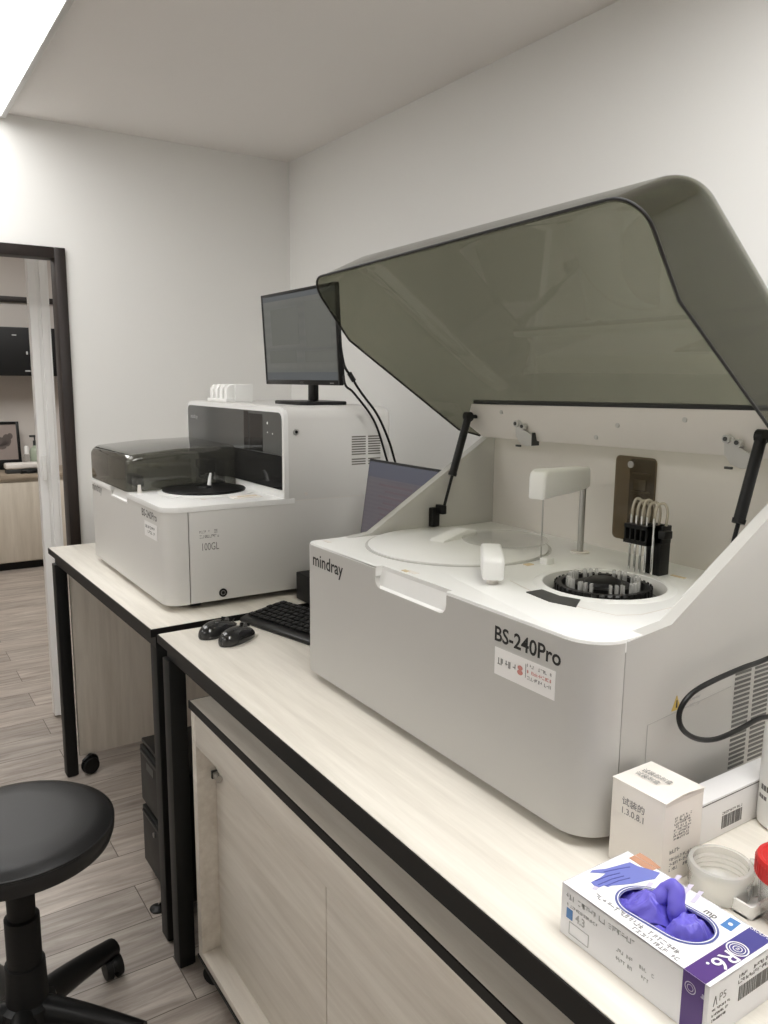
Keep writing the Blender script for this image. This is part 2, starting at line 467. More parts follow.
panel_lamp(-1.25, -.70, 1.75, 2.85, ZC, 'white glowing ceiling panel added out of view in the far left corner of the room', st='lamp4')  # added panel, evens out the light on the far wall
M['lamp2'] = emis('back_room_fill', (1, .98, .95, 1), 8.5)
panel_lamp(-.1, 1.3, 4.3, 5.4, 2.4, 'unseen ceiling panel light added in the room beyond the door', st='lamp2')  # added out of view to light the room beyond

# ------------------------------------------------------------------ tables
def table(root, x0, y0, x1, y1, zt, endpanel=False):
    b = B(); box(b, (x0, y0, zt-.018), (x1, y1, zt), .0015)
    tp = part('tabletop', b, ['top'], root)
    b = B(); e = .0022
    box(b, (x0-e, y0-e, zt-.0195), (x0, y1+e, zt-.0012)); box(b, (x1, y0-e, zt-.0195), (x1+e, y1+e, zt-.0012))
    box(b, (x0, y0-e, zt-.0195), (x1, y0, zt-.0012)); box(b, (x0, y1, zt-.0195), (x1, y1+e, zt-.0012))
    part('edge_band', b, 'edge', tp)
    g = .014; w = .042
    b = B()
    box(b, (x0+g, y0+g, zt-.052), (x0+g+.03, y1-g, zt-.019)); box(b, (x1-g-.03, y0+g, zt-.052), (x1-g, y1-g, zt-.019))
    box(b, (x0+g+.03, y0+g, zt-.052), (x1-g-.03, y0+g+.03, zt-.019)); box(b, (x0+g+.03, y1-g-.03, zt-.052), (x1-g-.03, y1-g, zt-.019))
    part('apron', b, 'steel', root)
    for (lx, ly) in ((x0+.006, y1-.004-w), (x0+g, y0+g), (x1-g-w+.004, y1-g-w), (x1-g-w+.004, y0+g)):
        b = B(); box(b, (lx, ly, .004), (lx+w-.004, ly+w, zt-.052), .002); box(b, (lx+.004, ly+.004, 0), (lx+w-.008, ly+w-.004, .006))
        part('leg', b, 'steel', root)

def caster(name, root, c, r=.022, ang=0):
    """small twin wheel caster: c is the floor contact point"""
    b = B(); c = V(c); d = V((math.cos(ang), math.sin(ang), 0)); ax = V((-d.y, d.x, 0))
    k = c+V((0, 0, r))
    for s in (-1, 1): cyl(b, k+ax*s*.003, k+ax*s*.013, r, r*.92, 20)
    cyl(b, k-ax*.004, k+ax*.004, r*.5, n=12)
    w = part(name, b, 'blackm', root)
    b = B(); top = c+V((0, 0, 2*r+.006))-d*.008
    p = [k+d*r*.9-V((0, 0, r*.3)), k+d*r*.75+V((0, 0, r*.75)), k+V((0, 0, r*1.15)), k-d*r*.85+V((0, 0, r*.75))]
    tube(b, p, .0065, 8, 4)
    cyl(b, k+V((0, 0, r*1.0)), top+d*.008+V((0, 0, .004)), .007, n=12)
    part('fork', b, 'black', w)
    return w

XT = 1.41
near = thing('lab_table', 'long pale laminate table with black steel legs under the open analyzer', 'table', (.511, 1.67, 0), group='pale laminate lab tables')
table(near, .511, -.05, XT, 1.672, .8)
ft = thing('lab_table', 'shorter pale laminate table by the door, under the closed smoked cover analyzer', 'table', (.509, 1.715, 0), math.radians(1.1), 'pale laminate lab tables', local=True)
table(ft, 0, 0, .90, 1.035, .8)
b = B(); box(b, (.052, .995, .066), (.86, 1.012, .736), .001)
ep = part('end_panel', b, 'cabz', ft, 'pale wood end panel')
caster('caster', ft, (.082, .985, 0), .030, .3)
caster('caster', ft, (.062, .055, 0), .02, 2.0)

# ------------------------------------------------------------------ base cabinet below the near table
cab = thing('base_cabinet', 'pale wood cabinet with recessed doors on casters beneath the long table', 'cabinet', (.545, 1.57, 0))
cx0, cx1, cy0, cy1, cz0, cz1 = .545, 1.00, .05, 1.574, .062, .674
b = B()
box(b, (cx0, cy1-.024, cz0+.02), (cx1, cy1, cz1-.02), .001); box(b, (cx0, cy0, cz0+.02), (cx1, cy0+.024, cz1-.02), .001)
box(b, (cx1-.015, cy0+.024, cz0+.02), (cx1, cy1-.024, cz1-.02)); box(b, (cx0, cy0+.024, .579), (cx0+.02, cy1-.024, cz1-.02), .001)
part('carcass', b, 'cab', cab)
b = B(); box(b, (cx0-.002, cy0, cz1-.02), (cx1, cy1, cz1), .001, mi=0)
tp = part('top_board', b, 'cab', cab)
b = B(); box(b, (cx0-.0045, cy0, cz1-.017), (cx0-.002, cy1, cz1-.0005)); box(b, (cx0-.0045, cy1, cz1-.017), (cx1, cy1+.002, cz1-.0005))
part('edge_band', b, 'edge', tp)
b = B(); box(b, (cx0, cy0, cz0), (cx1, cy1, cz0+.02), .001); bb = part('bottom_board', b, 'cab', cab)
b = B(); box(b, (cx0-.0025, cy0, cz0-.004), (cx0, cy1, cz0+.004)); box(b, (cx0-.0025, cy1, cz0-.004), (cx1, cy1+.002, cz0+.004)); part('edge_band', b, 'edge', bb)
dy = [cy1-.025, 1.056, .565, cy0+.025]
for i in range(3):
    b = B(); box(b, (.587, dy[i+1]+.0012, cz0+.021), (.604, dy[i]-.0012, cz1-.022), .0012)
    d = part('door', b, 'cab', cab)
    if i == 0:
        b = B(); k = onx(219.5, 775.5, .587)
        box(b, (.576, k.y-.001, k.z-.008), (.587, k.y+.012, k.z+.006), .002); cyl(b, (.58, k.y-.014, k.z), (.58, k.y+.006, k.z), .0055, n=14); cyl(b, (.58, k.y-.016, k.z), (.58, k.y-.0135, k.z), .0075, n=14)
        part('catch', b, 'brushed', d, 'small metal catch')
        part('catch_bracket', box(B(), (.574, k.y+.010, k.z-.010), (.5868, k.y+.017, k.z+.008), .001), 'hatch', d)
for (x, y) in ((.572, 1.548), (.97, 1.548), (.572, .08), (.97, .08)): caster('caster', cab, (x, y, 0), .025, -.9)

# ------------------------------------------------------------------ black drawer pedestal
ped = thing('drawer_pedestal', 'black two drawer pedestal under the table near the door', 'drawer unit', (.56, 1.93, 0))
px0, px1, py0, py1, pz0, pz1 = .562, .98, 1.795, 2.045, .035, .395
b = B(); box(b, (px0+.012, py0, pz0), (px1, py1, pz1-.012), .003); part('body', b, 'blackm', ped)
b = B(); box(b, (px0+.006, py0, pz1-.011), (px1, py1, pz1), .003); part('top', b, 'black', ped)
for z0, z1 in ((.222, .380), (.042, .205)):
    b = B(); box(b, (px0, py0+.004, z0), (px0+.012, py1-.004, z1), .003)
    d = part('drawer', b, 'steel', ped)
    b = B(); box(b, (px0-.006, py0+.02, z1-.012), (px0+.001, py1-.02, z1-.004), .002); part('handle', b, 'black', d)
    if z0 > .1:
        b = B(); box(b, (px0-.001, py0+.13, z1-.05), (px0+.0005, py0+.19, z1-.028)); part('label_holder', b, 'hatch', d)
b = B(); k = onx(154.5, 835, px0); cyl(b, (px0-.003, k.y, k.z), (px0+.002, k.y, k.z), .007, n=16); part('lock', b, 'brushed', d)
for (x, y) in ((.60, 1.83), (.60, 2.01), (.95, 1.83), (.95, 2.01)):
    b = B(); cyl(b, (x, y, 0), (x, y, .014), .02, .017, 18); cyl(b, (x, y, .012), (x, y, .037), .007, n=10); part('foot', b, 'black', ped)
fk = onz(158, 909, 0)
ftp = thing('levelling_pad', 'small black foot pad lying on the floor by the table leg', 'foot pad', (fk.x, fk.y, 0), local=True)
b = B(); lathe(b, [(0, 0), (.02, 0), (.021, .004), (.014, .009), (0, .011)], n=22); part('pad', b, 'black', ftp)
b = B(); cyl(b, (.004, .002, .009), (.012, -.004, .030), .004, n=10); part('stud', b, 'chrome', ftp)

# ------------------------------------------------------------------ ANALYZER (open lid)
X0, X1, Y0, Y1, ZB, ZD = .673, 1.252, .583, 1.281, .815, 1.060
an = thing('analyzer', 'large white analyzer with raised smoked lid on the long table', 'lab analyzer', (.96, .93, .8), group='white lab analyzers on the tables')
plan = rrect(X0, Y0, .7225, Y1, (.049, 0, 0, .018), 10)
notchY0, notchY1, notchZ = .858, 1.045, 1.026
# front cover with the finger notch
b = B(); prism(b, plan, 'z', ZB, ZD-.004)
c = B(); prism(c, rrect(notchY0, notchZ, notchY1, 1.12, (.016, .016, 0, 0), 6), 'x', X0-.03, X0+.016)
b = boolean(b, [c])
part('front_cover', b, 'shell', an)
# lining of the notch, in the lighter, unshaded white
b = B(); prism(b, [(X0+.014, ZD-.003), (X0+.018, ZD-.003), (X0+.018, notchZ-.002), (X0+.0005, notchZ-.004), (X0+.0005, notchZ+.0005), (X0+.006, notchZ+.003)], 'y', notchY0+.001, notchY1-.001, 0)
part('handle_recess', b, 'shell2', an)
# core + side panels with rising wings
b = B(); box(b, (.70, Y0+.006, ZB+.003), (X1-.005, Y1-.006, 1.044)); part('core', b, 'seam', an)
wing = [(.7240, ZB), (X1, ZB), (X1, 1.262), (1.235, 1.275), (1.16, 1.275), (1.115, 1.254), (.806, 1.0625), (.7240, 1.0585)]
for (ya, yb, nm) in ((Y0, Y0+.018, 'b'), (Y1-.018, Y1, 'a')):
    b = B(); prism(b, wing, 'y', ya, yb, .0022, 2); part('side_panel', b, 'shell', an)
b = B(); box(b, (X1-.014, Y0+.018, ZB), (X1, Y1-.018, 1.262), .002); part('back_panel', b, 'shell', an)
b = B(); prism(b, [(1.109, ZD-.002), (1.118, ZD-.002), (1.118, 1.244), (1.235, 1.255), (1.235, 1.268), (1.109, 1.250)], 'y', Y0+.019, Y1-.019)
part('rear_panel', b, 'warm', an)
# deck
ring_c = V((.897, .770)); ring_r = .099
dk = rrect(X0+.001, Y0+.0005, 1.109, Y1-.0005, (.049, 0, 0, .018), 10)
b = B(); prism(b, dk, 'z', ZD-.016, ZD, .0025, 2, 'b')
c1 = B(); prism(c1, rrect(notchY0+.002, ZD-.05, notchY1-.002, ZD+.05, 0), 'x', X0-.03, X0+.013)
c2 = B(); cyl(c2, (ring_c.x, ring_c.y, ZD-.1), (ring_c.x, ring_c.y, ZD+.1), ring_r-.010, n=64)
c3 = B(); box(c3, (.802, Y0-.01, ZD-.03), (1.12, Y0+.0195, ZD+.03)); c4 = B(); box(c4, (.802, Y1-.0195, ZD-.03), (1.12, Y1+.01, ZD+.03))
b = boolean(b, [c1, c2, c3, c4])
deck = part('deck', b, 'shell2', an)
# reaction ring: raised collar, funnel and black rotor with cuvettes
rc = (ring_c.x, ring_c.y, ZD)
b = B(); lathe(b, [(ring_r-.012, -.002), (ring_r-.010, .0022), (ring_r, .0022), (ring_r+.004, -.0005)], rc, 72); part('ring_collar', b, 'shell2', an)
b = B(); lathe(b, [(ring_r-.011, .0015), (ring_r-.020, -.010), (ring_r-.022, -.022), (.02, -.022)], rc, 72); part('ring_well', b, 'shell', an)
rot_c = (.902, .776, ZD)
b = B(); lathe(b, [(.068, -.018), (.0695, -.010), (.0695, -.003), (.067, .000), (.0605, .000), (.059, -.010), (.042, -.011), (.041, .000), (.028, .0005), (.026, .005), (.020, .008), (0, .008)], rot_c, 64)
for i in range(40):
    a = 2*PI*i/40; d = V((math.cos(a), math.sin(a), 0))
    p = V(rot_c)+d*.0690; w = V((-d.y, d.x, 0))*.002
    poly3(b, [p-w+V((0, 0, -.014)), p+w+V((0, 0, -.014)), p+w+V((0, 0, .0005)), p-w+V((0, 0, .0005))], d, .0018)
rotor = part('reaction_rotor', b, 'black', an)
cu = B(); box(cu, (-.0035, -.0020, -.008), (.0035, .0020, .0105), .0005); cuv = None
for i in range(36):
    if i % 9 in (3, 4, 8): continue
    a = 2*PI*i/36+.05; loc = V(rot_c)+V((math.cos(a), math.sin(a), 0))*.0510-OFF[an.name]
    if cuv is None:
        cuv = part('cuvette', cu, 'frost', rotor); cuv.data.transform(Matrix.Translation(OFF[an.name])); c0 = cuv
        cuv.location = loc; cuv.rotation_euler = (0, 0, a)
    else: dup_part(c0, rotor, loc, (0, 0, a))
b = B(); zz = ZD+.0006
poly3(b, [onz(x, y, ZD) for x, y in ((526, 592.5), (542, 590), (560, 596.5), (580.5, 600), (576, 607.5), (549, 602))], (0, 0, 1), .0012); part('hatch', b, 'hatch', an, 'dark grey hatch')
# faint tray outline in front of the ring
def outline(bm, pts, nrm, w, mi=0):
    nrm = V(nrm)
    for a, c in zip(pts, pts[1:]):
        a, c = V(a), V(c); s = nrm.cross(c-a).normalized()*w/2
        poly3(bm, [a-s, c-s, c+s, a+s], nrm, .0004, mi)
b = B(); lip = [(.80, ring_c.y-.125), (.785, .655), (.80, .635), (1.05, .635)]
outline(b, [(x, y, ZD) for x, y in [(.795, .86), (.78, .80), (.778, .70), (.79, .655), (.82, .64), (1.06, .64)]], (0, 0, 1), .002); part('tray_outline', b, 'warm', an)
# reagent cover
dc = (.887, 1.102, ZD)
b = B(); lathe(b, [(.162, 0), (.162, .003), (.158, .005), (.118, .0055), (.115, .0075), (.03, .008), (0, .008)], dc, 72)
rcv = part('reagent_cover', b, 'shell2', an)
b = B(); lathe(b, [(.167, -.001), (.167, .0012), (.1625, .0012)], dc, 72); part('rim', b, 'shell', rcv)
b = B(); hx = V((.905, 1.135, ZD+.006)); ang = -.5
prism(b, [(-.055, 0), (.055, 0), (.048, .012), (.02, .016), (-.05, .005)], 'y', -.016, .016, .002, 2)
bmesh.ops.transform(b, matrix=Matrix.Translation(hx) @ Matrix.Rotation(math.radians(15), 4, 'Z'), verts=b.verts); part('grip', b, 'shell2', rcv)
cd = (.965, 1.062, ZD+.010)
b = B(); lathe(b, [(0, 0), (.077, 0), (.078, .0015), (.077, .003), (0, .003)], cd, 56); part('clear_disc', b, 'cleardisc', an, 'clear disc beside the reagent cover')
b = B(); lathe(b, [(.010, -.009), (.010, -.0005), (0, -.0005)], cd, 24); part('disc_boss', b, 'shell2', an)
# sampling arm on its pole
b = B()
pa = [(0, 0), (.132, -.010), (.158, -.006), (.160, .030), (.150, .036), (.014, .038), (.004, .034), (0, .026)]
prism(b, [(x, z) for x, z in [(0, -.001), (.118, .002), (.155, .004), (.158, .007), (.158, .034), (.154, .039), (.014, .046), (.004, .042), (0, .032)]], 'y', -.0155, .0155, .005, 3)
da = V((1.042-.893, .949-.907, 0)); aa = math.atan2(da.y, da.x)
bmesh.ops.transform(b, matrix=Matrix.Translation(V((.889, .909, 1.171))) @ Matrix.Rotation(aa, 4, 'Z'), verts=b.verts)
part('sampling_arm', b, 'shell2', an)
b = B(); cyl(b, (1.036, .946, ZD), (1.036, .946, 1.174), .0055, n=18); part('arm_pole', b, 'brushed', an)
b = B(); lathe(b, [(.016, 0), (.016, .002), (.007, .003)], (1.036, .946, ZD), 24); part('pole_collar', b, 'warm', an)
b = B(); cyl(b, (.908, .912, ZD+.012), (.908, .912, 1.174), .0013, n=8); part('needle', b, 'brushed', an)
b = B(); box(b, (.915, .905, ZD-.001), (.933, .922, ZD+.011), .002); part('wash_cup', b, 'shell2', an)
b = B(); box(b, (.885, .918, ZD-.001), (.90, .929, ZD+.0015), .001); part('amber_mark', b, 'orange', an)
# second arm, end on to the viewer
b = B()
prism(b, [(0, 0), (.088, .002), (.092, .006), (.092, .032), (.086, .037), (.010, .034), (.003, .030), (0, .024)], 'y', -.0165, .0165, .005, 3)
p0 = V((.751, .849, ZD+.009)); p1 = V((.808, .921, ZD+.009)); d = p1-p0
bmesh.ops.transform(b, matrix=Matrix.Translation(p0) @ Matrix.Rotation(math.atan2(d.y, d.x), 4, 'Z'), verts=b.verts)
part('reagent_arm', b, 'shell2', an)
b = B(); pz = p0+d.normalized()*.018; cyl(b, (pz.x, pz.y, ZD-.001), (pz.x, pz.y, ZD+.0100), .009, n=20); part('reagent_arm_pole', b, 'warm', an)
# mixing station: black clamp, metal probes, tubing
b = B(); k = V((1.012, .783, ZD))
box(b, (k.x-.002, k.y-.022, ZD-.001), (k.x+.022, k.y-.009, ZD+.078), .001); box(b, (k.x, k.y-.004, ZD-.001), (k.x+.02, k.y+.007, ZD+.078), .001)
box(b, (k.x-.002, k.y-.024, ZD+.05), (k.x+.02, k.y+.012, ZD+.078), .001)
for i in range(5): box(b, (k.x-.018, k.y-.006+.010*i-.0015, ZD+.046), (k.x-.002, k.y-.006+.010*i+.0015, ZD+.076), .0005)
box(b, (k.x-.018, k.y-.0075, ZD+.046), (k.x-.002, k.y+.0365, ZD+.052)); box(b, (k.x-.018, k.y-.0075, ZD+.070), (k.x-.002, k.y+.0365, ZD+.076)); box(b, (k.x-.004, k.y-.0075, ZD+.046), (k.x-.001, k.y+.0365, ZD+.076))
box(b, (k.x-.01, k.y-.035, ZD+.060), (k.x+.008, k.y-.022, ZD+.072), .001)
part('wash_station', b, 'black', an)
for i in range(5):
    y = k.y-.001+.010*i if i < 4 else k.y-.014; xx = k.x-.010
    b = B(); cyl(b, (xx, y, ZD-.006 if i < 3 else ZD+.002), (xx, y, ZD+.09), .0022, n=10); part('probe', b, 'chrome', an)
    b = B(); tube(b, [(xx, y, ZD+.086), (xx+.001, y-.001, ZD+.103), (xx+.004, y-.004, ZD+.112+.003*(i % 2)), (xx+.011, y-.009, ZD+.112), (xx+.017, y-.010, ZD+.098), (xx+.018, y-.007, ZD+.07)], .0022, 8, 5); part('tubing', b, 'tube', an)
# brown window in the rear panel
w0, w1, wz0, wz1 = .852, .938, 1.082, 1.229
b = B(); prism(b, rrect(w0, wz0, w1, wz1, .009, 5), 'x', 1.1055, 1.1085, .001, 1, 'a'); wn = part('window', b, 'window', an, 'brown see-through window')
b = B(); prism(b, rrect(w0+.004, wz0+.004, w1-.03, wz1-.004, .004, 3), 'x', 1.1086, 1.1089); 
for z in (1.115, 1.15, 1.168, 1.20): box(b, (1.1065, w0+.012, z), (1.1086, w0+.05, z+.002))
box(b, (1.107, w0+.02, 1.172), (1.1086, w0+.045, 1.19)); box(b, (1.107, w0+.02, 1.125), (1.1086, w0+.045, 1.14))
part('fittings', b, mat('brown_fittings', (.10, .085, .06, 1), .5), wn)
b = B(); cyl(b, (1.104, w1-.034, wz1-.014), (1.107, w1-.034, wz1-.014), .006, n=16); part('knob', b, 'brushed', wn)

# ---- raised lid
HG = V((1.105, 1.215))
def tw(p):
    """the raised lid sags a little towards its far end"""
    s = (p.y-Y0)/(Y1-Y0)*.056
    dx, dz = p.x-HG.x, p.z-HG.y
    return V((HG.x+dx*math.cos(s)-dz*math.sin(s), p.y, HG.y+dz*math.cos(s)+dx*math.sin(s)))
LF, LC, LB, LH, LK = V((.702, 1.552)), V((.822, 1.601)), V((1.214, 1.296)), V((1.140, 1.272)), V((.778, 1.445))
LS = [V((1.085, 1.243)), V((1.030, 1.260))]      # lower ends of the side walls
def inset(d):
    P = [LF, LC, LB, LH, LK]; D = [d, d, 0, 0, 0]; n = 5
    lines = []
    for i in range(n):
        a, c = P[i], P[(i+1) % n]; u = (c-a).normalized(); nn = V((u.y, -u.x))   # inward for this winding
        lines.append((a+nn*D[i], u))
    out = []
    for i in range(n):
        (p, u), (q, w) = lines[i-1], lines[i]
        det = u.x*(-w.y)+u.y*w.x
        t = ((q.x-p.x)*(-w.y)+(q.y-p.y)*w.x)/det
        out.append(p+u*t)
    return out
def chain(d, rc=.07):
    f, c, bk, h, k = inset(d)
    r = max(rc-d, .008); u = (f-c).normalized(); w = (bk-c).normalized(); th = math.acos(u.dot(w))
    tl = r/math.tan(th/2); ce = c+(u+w).normalized()*r/math.sin(th/2)
    a, e = c+u*tl, c+w*tl
    va, ve = a-ce, e-ce; tot = math.acos(max(-1, min(1, va.normalized().dot(ve.normalized()))))
    sg = 1 if va.x*ve.y-va.y*ve.x > 0 else -1
    arc = []
    for i in range(9):
        q = sg*tot*i/8; arc.append(ce+V((va.x*math.cos(q)-va.y*math.sin(q), va.x*math.sin(q)+va.y*math.cos(q))))
    mid = [e.lerp(bk, j/3) for j in (1, 2)]
    fm = [f.lerp(a, .5)]
    return [f]+fm+arc+mid+[bk, h], k
b = B(); RB = .042
st = []
for i in range(9):
    q = .5*PI*i/8; st.append((Y0+RB*(1-math.cos(q)), RB*(1-math.sin(q))))
mids = [(Y0+RB+(Y1-Y0-2*RB)*j/6, 0) for j in range(1, 6)]
st = st+mids+[(Y0+Y1-y, d) for y, d in st[::-1]]
rows = []
for y, d in st:
    ch, kk = chain(d); rows.append([b.verts.new(tw(V((p.x, y, p.y)))) for p in ch])
for a, c in zip(rows, rows[1:]):
    for i in range(len(a)-1): b.faces.new([a[i], a[i+1], c[i+1], c[i]])
for rw, y in ((rows[0], Y0), (rows[-1], Y1)):
    k = [b.verts.new(tw(V((q_.x, y, q_.y)))) for q_ in LS+[LK]]; b.faces.new(rw+k)
bmesh.ops.recalc_face_normals(b, faces=b.faces)
cen = V((.92, .93, 1.40)); fo = max(b.faces, key=lambda f: f.calc_center_median().z)
bmesh.ops.solidify(b, geom=list(b.faces), thickness=.0035)
lid = part('lid', b, 'lid', an, 'smoked see-through raised lid')
b = B()
rim = [tw(V((LS[0].x, Y0, LS[0].y))), tw(V((LS[1].x, Y0, LS[1].y))), tw(V((LK.x, Y0, LK.y)))]+[tw(V((chain(d)[0][0].x, y, chain(d)[0][0].y))) for y, d in st]+[tw(V((LK.x, Y1, LK.y))), tw(V((LS[1].x, Y1, LS[1].y))), tw(V((LS[0].x, Y1, LS[0].y)))]
tube(b, rim, .0019, 8); part('gasket', b, 'gasket', lid)
# hinge plate
b = B()
py = [(Y0+.024, 1.255), (Y0+.024, 1.290), (Y0+.05, 1.318), (Y1-.022, 1.309), (Y1-.004, 1.274), (Y1-.022, 1.243)]
pl = [(Y0+.012, 1.252), (Y0+.012, 1.29), (Y0+.03, 1.319), (Y1-.034, 1.309), (Y1-.004, 1.268), (Y1-.05, 1.243)]
prism(b, pl, 'x', 0, .014, .002, 2)
for v in b.verts: v.co.x += 1.050-(v.co.z-1.243)*.30
part('hinge_plate', b, 'warm', lid)
b = B()
x_t = 1.050-(1.317-1.243)*.30
tube(b, [(x_t+.002, Y0+.03, 1.3215), (x_t+.002, Y1-.045, 1.3135)], .004, 8); part('seal_strip', b, 'gasket', lid)
for py_, pz_ in ((.75, 1.30), (.93, 1.262), (1.16, 1.296), (.88, 1.285)):
    xx = 1.050-(pz_-1.243)*.30; part('screw_cap', cyl(B(), (xx-.0015, py_, pz_), (xx+.001, py_, pz_), .004, n=12), 'shell', lid)
# hinge brackets
for yy in (1.105, .668):
    b = B(); zz = 1.243; xx = 1.052
    prism(b, [(-.018, .028), (-.010, .034), (-.002, .028), (.004, .016), (.016, .010), (.027, .010), (.027, -.012), (.012, -.014), (-.004, -.010), (-.016, .004)], 'x', -.016, .004, .002, 2)
    cyl(b, (-.021, -.012, .027), (-.012, -.012, .027), .006, n=14); cyl(b, (-.021, .006, .022), (-.012, .006, .022), .006, n=14)
    for v in b.verts: v.co = V((v.co.x+xx, -v.co.y+yy, v.co.z+zz+.006))
    h = part('hinge', b, 'shell', an)
    for (dy_, dz_) in ((.012, .030), (-.006, .026)): part('hinge_pin', cyl(B(), (xx-.0225, yy+dy_, zz+dz_+.003), (xx-.02, yy+dy_, zz+dz_+.003), .0033, n=12), 'hatch', h)
    part('end_stop', box(B(), (xx-.015, yy-.0285, zz-.006), (xx+.003, yy-.0265, zz+.018)), 'hatch', h)
    part('spring_clip', box(B(), (xx-.0185, yy+.001, zz-.010), (xx-.014, yy+.012, zz-.0065)), 'hatch', h)
# gas struts
for yy in (Y1-.042, Y0+.034):
    s = part('gas_strut', cyl(cyl(B(), (1.016, yy, 1.281), (.981, yy, 1.172), .0078, .0078, 18), (.9815, yy, 1.174), (.9795, yy, 1.168), .0090, .0086, 18), 'black', an)
    b = B(); cyl(b, (.981, yy, 1.172), (.958, yy, 1.098), .0030, n=12); part('piston_rod', b, 'blackm', s)
    b = B(); k = -1 if yy > .9 else 1
    cyl(b, (1.017, yy-.006, 1.284), (1.017, yy+.006, 1.284), .0098, n=18); cyl(b, (1.02, yy, 1.284), (1.04, yy, 1.284), .004, n=10); part('ball_joint', b, 'black', s)
    b = B(); yi = (Y1-.0185) if k < 0 else (Y0+.0185)
    y0_, y1_ = sorted((yi, yi+k*.012)); box(b, (.940, y0_, ZD+.005), (.960, y1_, ZD+.044), .002)
    y0_, y1_ = sorted((yi+k*.006, yi+k*.030)); box(b, (.952, y0_, ZD+.032), (.963, y1_, ZD+.050), .002); part('strut_bracket', b, 'black', s)
# markings on the front
NX = (-1, 0, 0); RD = (0, -1, 0); UP = (0, 0, 1)
b = B(); text_bm(b, 'mindray', (X0, 1.254, 1.0205), RD, UP, width=.108, bold=.014); part('lettering', b, 'ink', an)
b = B(); text_bm(b, 'BS-240Pro', (X0, .7535, 1.0205), RD, UP, width=.118, bold=.020); part('lettering', b, 'ink', an)
b = B(); box(b, (X0-.0006, .643, .975), (X0+.0002, .752, 1.012), 0); stk = part('sticker', b, 'sticker', an, 'white sticker with red emblem')
b = B(); xs = X0-.0006
scribble(b, (xs, .747, .990), RD, UP, .036, .009, 5, .0003, 0, 4)
poly3(b, [(xs, .694, .988), (xs, .6932, .988), (xs, .6932, 1.006), (xs, .694, 1.006)], NX, .0003)
for i in range(3): scribble(b, (xs, .691, 1.003-.008*i), RD, UP, .042, .0042, 11, .0003, 1 if i == 1 else 0, 20+i)
part('print', b, ['midink', 'softred'], stk)
b = B(); 
for (yy, zz, r) in ((.7035, .9975, .0045), (.7035, .9915, .0050)): poly3(b, [(xs-.0001, yy+r*math.cos(2*PI*i/14), zz+r*.7*math.sin(2*PI*i/14)) for i in range(14)], NX, .0003)
part('emblem', b, 'softred', stk)
# small stickers on the deck
b = B()
for x, y, w, l in ((.70, 1.255, .008, .02), (.695, .98, .010, .025)): box(b, (x, y-l/2, ZD), (x+w, y+l/2, ZD+.0006))
part('deck_sticker', b, 'carton', an)
b = B(); box(b, (.692, .985, ZD), (.70, .998, ZD+.0009)); box(b, (1.03, .73, ZD), (1.036, .755, ZD+.001)); part('amber_label', b, 'orange', an)
# right side: vent grille, warning sign, panel outline
YS = Y0
b = B()
for cxa, cxb in ((.948, .984), (.993, 1.029)):
    for i in range(21):
        z = .836+.0067*i; box(b, (cxa, YS-.0006, z), (cxb, YS+.0004, z+.0036))
part('vent_grille', b, 'vent', an)
b = B(); k = ony(676.3, 703, YS); outline(b, [(.772, YS, .83), (.772, YS, .943), (.94, YS, .957)], (0, -1, 0), .0012); part('panel_seam', b, 'faint', an)
b = B(); poly3(b, [k+V((-.009, 0, -.009)), k+V((.009, 0, -.009)), k+V((0, 0, .010))], (0, -1, 0), .0007); wsg = part('warning_sign', b, 'yellow', an)
b = B(); poly3(b, [k+V((-.0015, -.0007, -.006)), k+V((.0015, -.0007, -.006)), k+V((.001, -.0007, .004)), k+V((-.001, -.0007, .004))], (0, -1, 0), .0002); part('mark', b, 'ink', wsg)
b = B(); scribble(b, (.845, YS, .956), (1, 0, 0), UP, .03, .004, 8, .0003, 0, 5); scribble(b, (.845, YS, .948), (1, 0, 0), UP, .03, .004, 8, .0003, 0, 6); part('warning_text', b, 'paleink', an)
for (x, y) in ((.73, Y0+.05), (.73, Y1-.05), (1.2, Y0+.05), (1.2, Y1-.05)):
    b = B(); cyl(b, (x, y, .8), (x, y, ZB+.004), .016, n=20); part('foot', b, 'gasket', an)

# ------------------------------------------------------------------ ANALYZER behind (closed smoked cover)
ax0, ax1, ay0, ay1, azb, azd = .575, 1.215, 1.797, 2.487, .818, 1.055
TX = .892; TZ = 1.286
a2 = thing('analyzer', 'white analyzer with low smoked cover and black disc beside the door', 'lab analyzer', (.9, 2.14, .8), group='white lab analyzers on the tables')
b = B(); prism(b, rrect(ax0, ay0, .630, ay1, (.042, 0, 0, .012), 9), 'z', azb, azd-.004)
c = B(); prism(c, rrect(2.10, 1.031, 2.262, 1.12, (.012, .012, 0, 0), 5), 'x', ax0-.03, ax0+.012)
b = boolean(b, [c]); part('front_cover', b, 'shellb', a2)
b = B(); prism(b, [(ax0+.010, azd-.003), (ax0+.014, azd-.003), (ax0+.014, 1.029), (ax0-.001, 1.027), (ax0-.001, 1.031), (ax0+.004, 1.034)], 'y', 2.101, 2.261); part('handle_recess', b, 'shell2', a2)
b = B(); prism(b, rrect(ax0+.012, ay0+.010, ax1-.006, ay1-.006, .03, 4), 'z', azb+.003, azd-.012); part('core', b, 'seam', a2)
for ya, yb in ((ay0, ay0+.02), (ay1-.02, ay1)):
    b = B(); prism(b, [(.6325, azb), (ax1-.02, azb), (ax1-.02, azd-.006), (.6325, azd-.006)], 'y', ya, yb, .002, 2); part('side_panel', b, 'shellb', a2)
b = B(); box(b, (ax1-.022, ay0, azb), (ax1, ay1, azd-.006), .010, 3, lambda c_, d_: abs(d_.z) > .9 and c_.x > ax1-.001); part('back_panel', b, 'shellb', a2)
